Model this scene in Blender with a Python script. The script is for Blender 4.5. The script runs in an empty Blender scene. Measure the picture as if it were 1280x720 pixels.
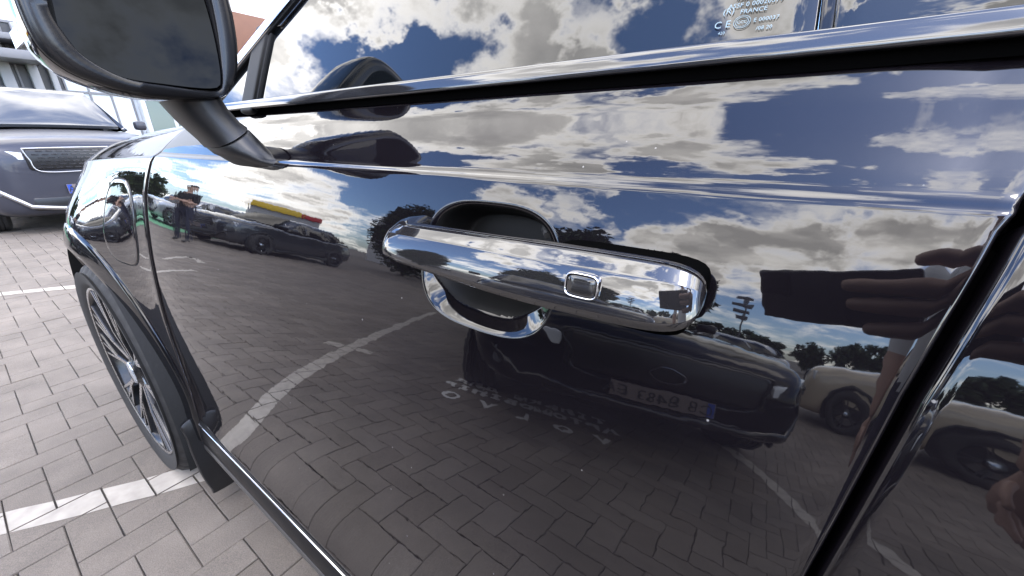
import bpy, bmesh, math, random
import numpy as np
from mathutils import Vector, Matrix, Euler
R = math.radians
random.seed(7)
S = bpy.context.scene
COL = S.collection

# ------------------------------------------------------------------ camera
CAM_H, YAW, PITCH, FPX = 1.11, R(35.0), R(21.0), 481.0
fh = Vector((-math.sin(YAW), math.cos(YAW), 0)); RIGHT = Vector((math.cos(YAW), math.sin(YAW), 0)); UPZ = Vector((0, 0, 1))
FWD = fh * math.cos(PITCH) - UPZ * math.sin(PITCH); UPV = fh * math.sin(PITCH) + UPZ * math.cos(PITCH)
CAMP = Vector((0, 0, CAM_H))
cam = bpy.data.cameras.new('camera'); cam.sensor_width = 36.0; cam.lens = FPX / 1280 * 36
cam.clip_start = 0.004; cam.clip_end = 3000
co = bpy.data.objects.new('camera', cam); COL.objects.link(co)
m = Matrix((RIGHT, UPV, -FWD)).transposed().to_4x4(); m.translation = CAMP
co.matrix_world = m
S.camera = co

def proj(p):
    v = Vector(p) - CAMP; d = v.dot(FWD)
    if d < .02: return None
    return 640 + FPX * v.dot(RIGHT) / d, 360 - FPX * v.dot(UPV) / d

# ------------------------------------------------------------------ world, sun, exposure
SUN_EL, SUN_AZ = R(52), R(122)          # azimuth of the sun measured from +Y towards +X
W = bpy.data.worlds.new('World'); S.world = W; W.use_nodes = True
def sky():
    nt = W.node_tree; nt.nodes.clear(); N = nt.nodes.new; L = nt.links.new
    out = N('ShaderNodeOutputWorld'); bg = N('ShaderNodeBackground'); bg.inputs[1].default_value = 0.12
    L(bg.outputs[0], out.inputs[0])
    st = N('ShaderNodeTexSky'); st.sky_type = 'NISHITA'; st.sun_disc = False
    st.sun_elevation = SUN_EL; st.sun_rotation = SUN_AZ; st.altitude = 200; st.air_density = 1.0; st.dust_density = 1.2; st.ozone_density = 1.5
    tc = N('ShaderNodeTexCoord')
    sep = N('ShaderNodeSeparateXYZ'); L(tc.outputs['Generated'], sep.inputs[0])
    def mth(op, a, b=None, c=None, clamp=False):
        n = N('ShaderNodeMath'); n.operation = op; n.use_clamp = clamp
        for i, v in enumerate((a, b, c)):
            if v is None: continue
            if hasattr(v, 'is_linked') or hasattr(v, 'links'): L(v, n.inputs[i])
            else: n.inputs[i].default_value = v
        return n.outputs[0]
    zc = mth('MAXIMUM', sep.outputs[2], 0.0)
    den = mth('ADD', zc, 0.16)
    cx = mth('DIVIDE', sep.outputs[0], den); cy = mth('DIVIDE', sep.outputs[1], den)
    comb = N('ShaderNodeCombineXYZ'); L(cx, comb.inputs[0]); L(cy, comb.inputs[1]); comb.inputs[2].default_value = 3.7
    no = N('ShaderNodeTexNoise'); no.inputs['Scale'].default_value = 1.3; no.inputs['Detail'].default_value = 9; no.inputs['Roughness'].default_value = .58; no.inputs['Distortion'].default_value = .25
    L(comb.outputs[0], no.inputs['Vector'])
    no2 = N('ShaderNodeTexNoise'); no2.inputs['Scale'].default_value = 4.0; no2.inputs['Detail'].default_value = 8; no2.inputs['Roughness'].default_value = .6
    L(comb.outputs[0], no2.inputs['Vector'])
    base = mth('ADD', mth('MULTIPLY', no.outputs[0], .74), mth('MULTIPLY', no2.outputs[0], .26))
    dn = N('ShaderNodeTexNoise'); dn.inputs['Scale'].default_value = 5.5; dn.inputs['Detail'].default_value = 5; dn.inputs['Roughness'].default_value = .6; L(tc.outputs['Generated'], dn.inputs['Vector'])
    dv = N('ShaderNodeVectorMath'); dv.operation = 'MULTIPLY_ADD'; L(dn.outputs['Color'], dv.inputs[0]); dv.inputs[1].default_value = (.55, .55, .55); dv.inputs[2].default_value = (-.275, -.275, -.275)
    da = N('ShaderNodeVectorMath'); da.operation = 'ADD'; L(tc.outputs['Generated'], da.inputs[0]); L(dv.outputs[0], da.inputs[1])
    dz = N('ShaderNodeVectorMath'); dz.operation = 'NORMALIZE'; L(da.outputs[0], dz.inputs[0])
    # where the bigger clouds and the clear stretches stand: (azimuth from -Y towards -X, elevation, angular radius, weight)
    seeds = CLOUDS
    acc = base
    for (a, e, rad, w) in seeds:
        d = Vector((-math.sin(R(a)) * math.cos(R(e)), -math.cos(R(a)) * math.cos(R(e)), math.sin(R(e))))
        vd = N('ShaderNodeVectorMath'); vd.operation = 'DOT_PRODUCT'; L(dz.outputs[0], vd.inputs[0]); vd.inputs[1].default_value = d
        mr = N('ShaderNodeMapRange'); mr.interpolation_type = 'SMOOTHSTEP'
        mr.inputs['From Min'].default_value = math.cos(R(rad)); mr.inputs['From Max'].default_value = 1.0
        mr.inputs['To Min'].default_value = 0; mr.inputs['To Max'].default_value = w
        L(vd.outputs['Value'], mr.inputs['Value'])
        acc = mth('ADD', acc, mr.outputs[0])
    mk = N('ShaderNodeMapRange'); mk.interpolation_type = 'SMOOTHSTEP'
    mk.inputs['From Min'].default_value = .455; mk.inputs['From Max'].default_value = .66
    L(acc, mk.inputs['Value'])
    # thick cores go grey underneath, thin rims stay white
    core = N('ShaderNodeMapRange'); core.inputs['From Min'].default_value = .55; core.inputs['From Max'].default_value = .70
    core.interpolation_type = 'SMOOTHSTEP'
    L(acc, core.inputs['Value'])
    soft = N('ShaderNodeTexNoise'); soft.inputs['Scale'].default_value = 3.0; soft.inputs['Detail'].default_value = 6
    L(comb.outputs[0], soft.inputs['Vector'])
    cc = mth('MULTIPLY', core.outputs[0], mth('MULTIPLY_ADD', soft.outputs[0], 1.5, .1, clamp=True))
    ramp = N('ShaderNodeMix'); ramp.data_type = 'RGBA'
    ramp.inputs['A'].default_value = (CLOUD_HI, CLOUD_HI * .965, CLOUD_HI * .92, 1); ramp.inputs['B'].default_value = (CLOUD_LO, CLOUD_LO * .975, CLOUD_LO * .955, 1)
    L(cc, ramp.inputs['Factor'])
    tint = N('ShaderNodeMix'); tint.data_type = 'RGBA'; tint.blend_type = 'MULTIPLY'; tint.inputs['Factor'].default_value = 1
    tint.inputs['B'].default_value = (SKY_GAIN * .86, SKY_GAIN * .98, SKY_GAIN * 1.22, 1); L(st.outputs[0], tint.inputs['A'])
    mx = N('ShaderNodeMix'); mx.data_type = 'RGBA'
    L(mk.outputs[0], mx.inputs['Factor']); L(tint.outputs['Result'], mx.inputs['A']); L(ramp.outputs['Result'], mx.inputs['B'])
    L(mx.outputs['Result'], bg.inputs[0])
SKY_GAIN = 4.6
CLOUD_HI, CLOUD_LO = 76.0, 22.0
CLOUDS = [(66, 9, 11, .16), (40, 23, 7, .14), (27, 26, 7, .14), (12, 22, 8, .14), (0, 21, 13, .17), (-15, 27, 13, .17), (78, 31, 9, .15), (84, 48, 20, .22),
          (46, 40, 9, .18), (31, 41, 9, .18), (30, 68, 13, .2), (55, 48, 7, .13), (8, 43, 5, .12), (4, 59, 8, .16), (-17, 42, 7, .16), (-48, 70, 8, .24),
          (54, 17, 8, -.16), (48, 22, 6, -.08), (19, 29, 5, -.14), (65, 37, 7, -.16), (33, 55, 8, -.15), (0, 49, 6, -.14), (-20, 72, 22, -.20), (-12, 54, 9, -.18), (180, 62, 24, .13), (-106, 34, 26, .16)]
sky()
sl = bpy.data.lights.new('sun', 'SUN'); sl.energy = 1.0; sl.angle = R(16); sl.color = (1.0, .90, .78)
so = bpy.data.objects.new('sun', sl); COL.objects.link(so)
sd = Vector((math.sin(SUN_AZ) * math.cos(SUN_EL), math.cos(SUN_AZ) * math.cos(SUN_EL), math.sin(SUN_EL)))
so.rotation_euler = sd.to_track_quat('Z', 'Y').to_euler(); so.location = sd * 50
vs = S.view_settings; vs.view_transform = 'Standard'; vs.look = 'None'; vs.gamma = 1; vs.use_curve_mapping = False; vs.exposure = 0.13
S.render.film_transparent = False
S.cycles.use_denoising = True
S.cycles.max_bounces = 8; S.cycles.glossy_bounces = 6; S.cycles.diffuse_bounces = 3; S.cycles.caustics_reflective = False; S.cycles.sample_clamp_indirect = 12

# ------------------------------------------------------------------ materials
MATS = {}
def mat(name, col, rough=.5, metal=0., ior=1.5, noise=None, bump=None, coat=0., rnoise=None, emit=None, dust=0.):
    """Principled material; noise=(scale, amount) varies the colour, bump=(scale, strength, distance) the relief."""
    if name in MATS: return MATS[name]
    M = bpy.data.materials.new(name); M.use_nodes = True; nt = M.node_tree; N = nt.nodes.new; L = nt.links.new
    b = nt.nodes['Principled BSDF']
    b.inputs['Base Color'].default_value = (*col, 1); b.inputs['Roughness'].default_value = rough
    b.inputs['Metallic'].default_value = metal; b.inputs['IOR'].default_value = ior; b.inputs['Coat Weight'].default_value = coat
    b.inputs['Coat Roughness'].default_value = .03
    if emit: b.inputs['Emission Color'].default_value = (*emit[0], 1); b.inputs['Emission Strength'].default_value = emit[1]
    tc = N('ShaderNodeTexCoord')
    if noise or dust:
        mx = N('ShaderNodeMix'); mx.data_type = 'RGBA'
        sc, am = noise or (8, .0)
        n = N('ShaderNodeTexNoise'); n.inputs['Scale'].default_value = sc; n.inputs['Detail'].default_value = 6; L(tc.outputs['Object'], n.inputs['Vector'])
        mx.inputs['A'].default_value = (*[c * (1 - am) for c in col], 1); mx.inputs['B'].default_value = (*[min(1, c * (1 + am)) for c in col], 1)
        L(n.outputs[0], mx.inputs['Factor']); last = mx.outputs['Result']
        if dust:
            v = N('ShaderNodeTexVoronoi'); v.inputs['Scale'].default_value = 34; L(tc.outputs['Object'], v.inputs['Vector'])
            mr = N('ShaderNodeMapRange'); mr.inputs['From Min'].default_value = .035; mr.inputs['From Max'].default_value = .02; mr.inputs['To Max'].default_value = dust
            L(v.outputs['Distance'], mr.inputs['Value'])
            m2 = N('ShaderNodeMix'); m2.data_type = 'RGBA'; m2.inputs['B'].default_value = (.5, .48, .45, 1)
            L(mr.outputs[0], m2.inputs['Factor']); L(last, m2.inputs['A']); last = m2.outputs['Result']
        L(last, b.inputs['Base Color'])
    if rnoise:
        n = N('ShaderNodeTexNoise'); n.inputs['Scale'].default_value = rnoise[0]; n.inputs['Detail'].default_value = 5; L(tc.outputs['Object'], n.inputs['Vector'])
        mr = N('ShaderNodeMapRange'); mr.inputs['To Min'].default_value = max(0, rough - rnoise[1]); mr.inputs['To Max'].default_value = rough + rnoise[1]
        L(n.outputs[0], mr.inputs['Value']); L(mr.outputs[0], b.inputs['Roughness'])
    if bump:
        n = N('ShaderNodeTexNoise'); n.inputs['Scale'].default_value = bump[0]; n.inputs['Detail'].default_value = bump[3] if len(bump) > 3 else 4; L(tc.outputs['Object'], n.inputs['Vector'])
        bp = N('ShaderNodeBump'); bp.inputs['Strength'].default_value = bump[1]; bp.inputs['Distance'].default_value = bump[2]
        L(n.outputs[0], bp.inputs['Height']); L(bp.outputs[0], b.inputs['Normal'])
    MATS[name] = M; return M

PAINT = mat('black_clearcoat_paint', (.006, .005, .0065), .022, ior=1.68, bump=(30, .055, .002, 3), dust=.5, noise=(7, .6), rnoise=(9, .016))
GLOSSB = mat('gloss_black_trim', (.006, .006, .007), .05, ior=1.55, rnoise=(60, .02))
HANDLE = mat('handle_gloss', (.016, .015, .016), .03, ior=1.98, bump=(60, .03, .001))
GLASS = mat('tinted_glass', (.004, .005, .006), .0, ior=1.72)
MATTEB = mat('matte_black_plastic', (.010, .010, .011), .38, noise=(40, .2), bump=(900, .25, .0004))
RUBBER = mat('rubber', (.005, .005, .005), .55, ior=1.3, noise=(30, .25), bump=(300, .3, .0006))
TYRE = mat('tyre_rubber', (.022, .021, .0205), .72, noise=(25, .35), bump=(160, .35, .001))
CHROME = mat('chrome', (.78, .78, .8), .06, metal=1, rnoise=(40, .03))
DCHROME = mat('dark_chrome', (.20, .195, .215), .16, metal=1, rnoise=(30, .03))
ALLOY = mat('machined_alloy', (.62, .62, .63), .28, metal=1, rnoise=(120, .06))
RIMB = mat('black_rim_paint', (.012, .012, .013), .2, ior=1.5)
MGLASS = mat('dimmed_mirror_glass', (.008, .009, .0105), .01, metal=1)
DARK = mat('dark_interior', (.006, .006, .006), .9)
STEEL = mat('brake_steel', (.25, .24, .23), .4, metal=1, noise=(60, .2))
WHITEP = mat('white_road_paint', (.37, .332, .282), .75, noise=(22, .38), bump=(220, .4, .001))
GREENP = mat('green_road_paint', (.10, .28, .15), .7, noise=(5, .25))

def brick_mat(name='concrete_paver'):
    M = bpy.data.materials.new(name); M.use_nodes = True; nt = M.node_tree; N = nt.nodes.new; L = nt.links.new
    b = nt.nodes['Principled BSDF']; b.inputs['Roughness'].default_value = .85
    ge = N('ShaderNodeNewGeometry')
    cr = N('ShaderNodeMix'); cr.data_type = 'RGBA'; cr.inputs['A'].default_value = (.144, .120, .097, 1); cr.inputs['B'].default_value = (.178, .151, .125, 1)
    L(ge.outputs['Random Per Island'], cr.inputs['Factor'])
    n = N('ShaderNodeTexNoise'); n.inputs['Scale'].default_value = 420; n.inputs['Detail'].default_value = 3; L(ge.outputs['Position'], n.inputs['Vector'])
    n2 = N('ShaderNodeTexNoise'); n2.inputs['Scale'].default_value = 5; n2.inputs['Detail'].default_value = 5; L(ge.outputs['Position'], n2.inputs['Vector'])
    v = N('ShaderNodeTexVoronoi'); v.inputs['Scale'].default_value = 190; L(ge.outputs['Position'], v.inputs['Vector'])
    def mr(src, a, bb, c, d):
        k = N('ShaderNodeMapRange'); k.inputs['From Min'].default_value = a; k.inputs['From Max'].default_value = bb; k.inputs['To Min'].default_value = c; k.inputs['To Max'].default_value = d; L(src, k.inputs['Value']); return k.outputs[0]
    f = N('ShaderNodeMath'); f.operation = 'MULTIPLY'; n3 = N('ShaderNodeTexNoise'); n3.inputs['Scale'].default_value = 1.3; n3.inputs['Detail'].default_value = 7; n3.inputs['Roughness'].default_value = .7; L(ge.outputs['Position'], n3.inputs['Vector'])
    st_ = N('ShaderNodeMath'); st_.operation = 'MULTIPLY'; L(mr(n2.outputs[0], .3, .7, .86, 1.1), st_.inputs[0]); L(mr(n3.outputs[0], .40, .64, 1.08, .78), st_.inputs[1])
    L(mr(n.outputs[0], .3, .7, .72, 1.3), f.inputs[0]); L(st_.outputs[0], f.inputs[1])
    f2 = N('ShaderNodeMath'); f2.operation = 'ADD'; L(f.outputs[0], f2.inputs[0]); L(mr(v.outputs['Distance'], .08, .0, 0, .7), f2.inputs[1])
    mu = N('ShaderNodeVectorMath'); mu.operation = 'SCALE'; L(cr.outputs['Result'], mu.inputs[0]); L(f2.outputs[0], mu.inputs['Scale'])
    L(mu.outputs[0], b.inputs['Base Color'])
    bp = N('ShaderNodeBump'); bp.inputs['Strength'].default_value = .5; bp.inputs['Distance'].default_value = .0012; L(n.outputs[0], bp.inputs['Height']); L(bp.outputs[0], b.inputs['Normal'])
    return M
BRICK = brick_mat()
SAND = mat('joint_sand', (.085, .077, .072), .95, noise=(80, .4))

# ------------------------------------------------------------------ helpers
def mesh_obj(name, verts, faces, material, parent=None, smooth=True, sharp=None):
    me = bpy.data.meshes.new(name); me.from_pydata([tuple(v) for v in verts], [], faces); me.validate()
    if isinstance(material, (list, tuple)):
        for x in material: me.materials.append(x)
    elif material: me.materials.append(material)
    if smooth: me.polygons.foreach_set('use_smooth', [True] * len(me.polygons))
    o = bpy.data.objects.new(name, me); COL.objects.link(o)
    if parent: o.parent = parent
    if sharp:
        try: me.set_sharp_from_angle(angle=R(sharp))
        except Exception: pass
    return o
def empty(name, loc=(0, 0, 0), rz=0):
    o = bpy.data.objects.new(name, None); COL.objects.link(o); o.location = loc; o.rotation_euler = (0, 0, rz); o.empty_display_size = .1; return o
def tag(o, label=None, cat=None, group=None, kind=None):
    if label: o['label'] = label
    if cat: o['category'] = cat
    if group: o['group'] = group
    if kind: o['kind'] = kind
    return o

def patch(name, P, material, parent=None, roll=.003, depth=.014, out=None, thick=True):
    """Grid of points P[i][j] -> sheet-metal panel with rolled edges. out: a point the outer face looks towards."""
    P = np.asarray(P, float); n, mm, _ = P.shape
    du = np.gradient(P, axis=0); dv = np.gradient(P, axis=1); Nn = np.cross(du, dv); Nn /= np.linalg.norm(Nn, axis=2, keepdims=True) + 1e-12
    c = P[n // 2, mm // 2]
    flip = np.dot(Nn[n // 2, mm // 2], np.asarray(out, float) - c) < 0 if out is not None else False
    if flip: Nn = -Nn
    verts = P.reshape(-1, 3).tolist(); faces = []
    idx = lambda i, j: i * mm + j
    for i in range(n - 1):
        for j in range(mm - 1):
            q = (idx(i, j), idx(i + 1, j), idx(i + 1, j + 1), idx(i, j + 1)); faces.append(q[::-1] if flip else q)
    if thick:
        ring = [(i, 0) for i in range(n)] + [(n - 1, j) for j in range(1, mm)] + [(i, mm - 1) for i in range(n - 2, -1, -1)] + [(0, j) for j in range(mm - 2, 0, -1)]
        prev = [idx(i, j) for i, j in ring]
        tang = []
        for i, j in ring:
            t = np.zeros(3)
            if i == 0: t -= du[i, j] / (np.linalg.norm(du[i, j]) + 1e-12)
            if i == n - 1: t += du[i, j] / (np.linalg.norm(du[i, j]) + 1e-12)
            if j == 0: t -= dv[i, j] / (np.linalg.norm(dv[i, j]) + 1e-12)
            if j == mm - 1: t += dv[i, j] / (np.linalg.norm(dv[i, j]) + 1e-12)
            tang.append(t / (np.linalg.norm(t) + 1e-12))
        for (a, b) in ((.38, .076), (.71, .29), (.92, .62), (1., 1.), (1., depth / roll)):
            cur = []
            for (i, j), t in zip(ring, tang):
                verts.append((P[i, j] + t * roll * a - Nn[i, j] * roll * b).tolist()); cur.append(len(verts) - 1)
            k = len(ring)
            for s in range(k):
                q = (prev[s], cur[s], cur[(s + 1) % k], prev[(s + 1) % k]); faces.append(q[::-1] if flip else q)
            prev = cur
    return mesh_obj(name, verts, faces, material, parent)

def loft(name, rings, material, parent=None, cap=True, smooth=True, sharp=None):
    """Closed rings joined along their order."""
    k = len(rings[0]); verts = [p for r in rings for p in r]; faces = []
    for a in range(len(rings) - 1):
        for s in range(k):
            faces.append((a * k + s, a * k + (s + 1) % k, (a + 1) * k + (s + 1) % k, (a + 1) * k + s))
    if cap:
        faces.append(tuple(range(k))[::-1]); faces.append(tuple((len(rings) - 1) * k + s for s in range(k)))
    o = mesh_obj(name, verts, faces, material, parent, smooth, sharp)
    bm = bmesh.new(); bm.from_mesh(o.data); bmesh.ops.recalc_face_normals(bm, faces=bm.faces); bm.to_mesh(o.data); bm.free()
    if sharp: o.data.set_sharp_from_angle(angle=R(sharp))
    return o

def tube_geo(pts, rad, seg=10, squash=1.0, roundcap=True):
    pts = [Vector(p) for p in pts]
    if not hasattr(rad, '__len__'): rad = [rad] * len(pts)
    if roundcap:
        d0 = (pts[0] - pts[1]).normalized(); d1 = (pts[-1] - pts[-2]).normalized()
        P2 = [pts[0] + d0 * rad[0] * k for k in (.95, .7)] + pts + [pts[-1] + d1 * rad[-1] * k for k in (.7, .95)]
        R2 = [rad[0] * .25, rad[0] * .72] + list(rad) + [rad[-1] * .72, rad[-1] * .25]
        pts, rad = P2, R2
    rings = []; ref = None
    for i, p in enumerate(pts):
        t = (pts[min(i + 1, len(pts) - 1)] - pts[max(i - 1, 0)]).normalized()
        if ref is None:
            ref = t.orthogonal().normalized() if abs(t.z) > .9 else t.cross(UPZ).normalized()
        ref = (ref - t * ref.dot(t)).normalized(); bi = t.cross(ref)
        rings.append([p + (ref * math.cos(2 * math.pi * s / seg) + bi * math.sin(2 * math.pi * s / seg) * squash) * rad[i] for s in range(seg)])
    k = seg; verts = [v for r in rings for v in r]; faces = []
    for a in range(len(rings) - 1):
        for s in range(k): faces.append((a * k + s, a * k + (s + 1) % k, (a + 1) * k + (s + 1) % k, (a + 1) * k + s))
    faces.append(tuple(range(k))[::-1]); faces.append(tuple((len(rings) - 1) * k + s for s in range(k)))
    return verts, faces
def tube(name, pts, rad, material, parent=None, seg=10, squash=1.0, roundcap=False):
    v, f = tube_geo(pts, rad, seg, squash, roundcap); return mesh_obj(name, v, f, material, parent, True, 50)
def joined(name, geos, material, parent=None, smooth=True, sharp=None):
    V, Fc = [], []
    for v, f in geos:
        b = len(V); V += list(v); Fc += [tuple(i + b for i in q) for q in f]
    return mesh_obj(name, V, Fc, material, parent, smooth, sharp)
def box_geo(x0, x1, y0, y1, z0, z1):
    v = [(x, y, z) for x in (x0, x1) for y in (y0, y1) for z in (z0, z1)]
    f = [(0, 1, 3, 2), (4, 6, 7, 5), (0, 4, 5, 1), (2, 3, 7, 6), (0, 2, 6, 4), (1, 5, 7, 3)]
    return v, f
def box(name, x0, x1, y0, y1, z0, z1, material, parent=None, bevel=0.):
    v, f = box_geo(x0, x1, y0, y1, z0, z1)
    o = mesh_obj(name, v, f, material, parent, False)
    if bevel:
        bm = bmesh.new(); bm.from_mesh(o.data); bmesh.ops.bevel(bm, geom=bm.edges[:], offset=bevel, segments=2, affect='EDGES', profile=.5); bm.to_mesh(o.data); bm.free()
        o.data.polygons.foreach_set('use_smooth', [True] * len(o.data.polygons)); o.data.set_sharp_from_angle(angle=R(50))
    return o
def spline(pts, n, closed=False):
    """Catmull-Rom through pts."""
    P = [np.asarray(p, float) for p in pts]; out = []; k = len(P); segs = k if closed else k - 1
    per = max(1, n // segs)
    for s in range(segs):
        if closed: a, b, c, d = P[(s - 1) % k], P[s], P[(s + 1) % k], P[(s + 2) % k]
        else: a, b, c, d = P[max(s - 1, 0)], P[s], P[s + 1], P[min(s + 2, k - 1)]
        for q in range(per):
            t = q / per
            out.append(.5 * ((2 * b) + (c - a) * t + (2 * a - 5 * b + 4 * c - d) * t * t + (3 * b - a - 3 * c + d) * t ** 3))
    if not closed: out.append(P[-1])
    return out
def text_mesh(name, body, size, material, parent, M4, align='CENTER', spacing=1.0, line=1.0, bold=0.):
    cu = bpy.data.curves.new(name, 'FONT'); cu.body = body; cu.size = size; cu.align_x = align; cu.space_character = spacing; cu.space_line = line; cu.resolution_u = 3; cu.offset = bold
    o = bpy.data.objects.new(name, cu); COL.objects.link(o)
    dg = bpy.context.evaluated_depsgraph_get(); me = bpy.data.meshes.new_from_object(o.evaluated_get(dg))
    bpy.data.objects.remove(o); me.materials.clear(); me.materials.append(material); me.transform(M4)
    o = bpy.data.objects.new(name, me); COL.objects.link(o)
    if parent: o.parent = parent
    return o

# ------------------------------------------------------------------ ground: herringbone pavers
def clip_poly(poly, x0, x1, y0, y1):
    for ax, val, sgn in ((0, x0, 1), (0, x1, -1), (1, y0, 1), (1, y1, -1)):
        outp = []
        for i in range(len(poly)):
            a, b = poly[i], poly[(i + 1) % len(poly)]
            ia, ib = (a[ax] - val) * sgn >= 0, (b[ax] - val) * sgn >= 0
            if ia: outp.append(a)
            if ia != ib:
                t = (val - a[ax]) / (b[ax] - a[ax]); outp.append((a[0] + (b[0] - a[0]) * t, a[1] + (b[1] - a[1]) * t))
        poly = outp
        if not poly: return []
    return poly
ground = mesh_obj('ground', [(-700, -700, -.012), (700, -700, -.012), (700, 700, -.012), (-700, 700, -.012)], [(0, 1, 2, 3)], None, None, False)
def far_ground():
    M = bpy.data.materials.new('far_paving'); M.use_nodes = True; nt = M.node_tree; N = nt.nodes.new; L = nt.links.new
    b = nt.nodes['Principled BSDF']; b.inputs['Roughness'].default_value = .9
    ge = N('ShaderNodeNewGeometry'); n = N('ShaderNodeTexNoise'); n.inputs['Scale'].default_value = 1.2; n.inputs['Detail'].default_value = 8; L(ge.outputs['Position'], n.inputs['Vector'])
    bk = N('ShaderNodeTexBrick'); bk.inputs['Scale'].default_value = 5; bk.inputs['Mortar Size'].default_value = .02; bk.inputs['Color1'].default_value = (.152, .127, .104, 1); bk.inputs['Color2'].default_value = (.168, .141, .116, 1); bk.inputs['Mortar'].default_value = (.07, .065, .06, 1)
    L(ge.outputs['Position'], bk.inputs['Vector'])
    mx = N('ShaderNodeMix'); mx.data_type = 'RGBA'; mx.blend_type = 'MULTIPLY'; mx.inputs['Factor'].default_value = .35; L(bk.outputs[0], mx.inputs['A']); L(n.outputs[0], mx.inputs['B'])
    L(mx.outputs['Result'], b.inputs['Base Color']); return M
ground.data.materials.append(far_ground()); tag(ground, 'grey parking lot ground running out to the horizon', None, None, 'structure')
paving = empty('pavement', (0, 0, 0)); tag(paving, 'grey herringbone block paving of the parking bay', None, None, 'structure')
PX0, PX1, PY0, PY1 = -13.0, 4.0, -9.0, 4.0
sand_bed = mesh_obj('joint_bed', [(PX0, PY0, -.008), (PX1, PY0, -.008), (PX1, PY1, -.008), (PX0, PY1, -.008)], [(0, 1, 2, 3)], SAND, paving, False)
BX, BY = -1.42, .099
bricks = []
i0, i1 = int((PX0 - BX) * 10) + 2, int((PX1 - BX) * 10) - 2; j0, j1 = int((PY0 - BY) * 10) + 2, int((PY1 - BY) * 10) - 2
for i in range(i0, i1):
    for j in range(j0, j1):
        k = (i + j) % 4
        x, y = BX + i * .1, BY + j * .1
        if k == 0: bricks.append((x + .1, y + .05, 0))
        elif k == 2: bricks.append((x + .05, y + .1, 1))
def brick_geo(seed):
    rr = random.Random(seed); hx, hy = .0988, .0488; b = .0022; z1 = 0.; v = []
    for (ex, ey, z) in ((0, 0, -.008), (0, 0, -b), (-b, -b, z1)):
        for sx, sy in ((-1, -1), (1, -1), (1, 1), (-1, 1)):
            v.append((sx * (hx + ex + rr.uniform(-.0008, .0008)), sy * (hy + ey + rr.uniform(-.0008, .0008)), z))
    f = []
    for a in (0, 4):
        for s in range(4): f.append((a + s, a + (s + 1) % 4, a + 4 + (s + 1) % 4, a + 4 + s))
    f.append((8, 9, 10, 11)); return v, f
bvars = []
for s in range(8):
    v, f = brick_geo(s); me = bpy.data.meshes.new('paver'); me.from_pydata(v, [], f); me.materials.append(BRICK); bvars.append((me, v, f))
def vis_area(bx, by, r):
    if by > .24 and bx > -2.2: return 0
    hx, hy = (.1, .05) if r == 0 else (.05, .1)
    q = [proj((bx + sx * hx, by + sy * hy, 0)) for sx, sy in ((-1, -1), (1, -1), (1, 1), (-1, 1))]
    if any(p is None for p in q): return 0
    cxp = sum(p[0] for p in q) / 4; cyp = sum(p[1] for p in q) / 4
    if not (-20 < cxp < 1300 and -20 < cyp < 740): return 0
    if cxp > 80 and cyp > 300 and cxp - 105 > (cyp - 340) * .55 + 60: return 0
    return abs(sum(q[a][0] * q[(a + 1) % 4][1] - q[(a + 1) % 4][0] * q[a][1] for a in range(4))) / 2
bricks.sort(key=lambda t: -vis_area(*t))
rb = random.Random(3); stuffV, stuffF = [], []
for n_, (bx, by, r) in enumerate(bricks):
    me, v, f = bvars[rb.randrange(8)]
    M4 = Matrix.Translation((bx, by, rb.uniform(-.0012, .0012))) @ Euler((rb.gauss(0, .004), rb.gauss(0, .004), (math.pi / 2 if r else 0) + rb.gauss(0, .004))).to_matrix().to_4x4()
    if n_ < 290:
        o = bpy.data.objects.new('paver', me); COL.objects.link(o); o.parent = paving; o.matrix_local = M4
    else:
        b = len(stuffV); stuffV += [M4 @ Vector(p) for p in v]; stuffF += [tuple(a + b for a in q) for q in f]
ps = mesh_obj('paver_field', stuffV, stuffF, BRICK, paving, False); tag(ps, kind='stuff')

def marking(name, quads, label, material=WHITEP, cat='marking', z=.0022, cut=True, group=None):
    """Painted marking: the convex quads are clipped against every brick top so that joints stay open."""
    V, Fc = [], []
    allx = [p[0] for q in quads for p in q]; ally = [p[1] for q in quads for p in q]
    bb = (min(allx) - .1, max(allx) + .1, min(ally) - .1, max(ally) + .1)
    for (bx, by, r) in bricks:
        if not (bb[0] < bx < bb[1] and bb[2] < by < bb[3]): continue
        hx, hy = (.0972, .0472) if r == 0 else (.0472, .0972)
        for q in quads:
            p = clip_poly(q, bx - hx, bx + hx, by - hy, by + hy)
            if len(p) >= 3:
                b = len(V); V += [(a, c, z) for a, c in p]; Fc.append(tuple(range(b, b + len(p))))
    if not V:
        for q in quads: b = len(V); V += [(a, c, z) for a, c in q]; Fc.append(tuple(range(b, b + 4)))
    o = mesh_obj(name, V, Fc, material, None, False); tag(o, label, cat, group); return o
def strip(p, q, w, seed=0, n=30):
    rr = random.Random(seed); p, q = Vector(p), Vector(q); d = (q - p); t = d.normalized(); nn = Vector((-t.y, t.x)); qs = []
    e = [(rr.gauss(0, .004), rr.gauss(0, .004)) for _ in range(n + 1)]
    for i in range(n):
        a, b = p + d * (i / n), p + d * ((i + 1) / n)
        qs.append([tuple(a + nn * (w / 2 + e[i][0])), tuple(a - nn * (w / 2 + e[i][1])), tuple(b - nn * (w / 2 + e[i + 1][1])), tuple(b + nn * (w / 2 + e[i + 1][0]))])
    return qs
BAY = Vector((-.545, -.838)).normalized(); BRW = Vector((BAY.y, -BAY.x))         # bay direction away from the car, and across it
P0 = Vector((-1.60, .07))
marking('bay_line', strip(P0 - BAY * .9, P0 + BAY * 5.2, .095, 1, 60) + strip(P0 + BAY * 1.52 - BRW * .18, P0 + BAY * 1.52 - BRW * .056, .1, 2, 3) + strip(P0 + BAY * 1.52 + BRW * .056, P0 + BAY * 1.52 + BRW * .18, .1, 9, 3), 'long white painted bay line passing under the front wheel of the black car')
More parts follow.
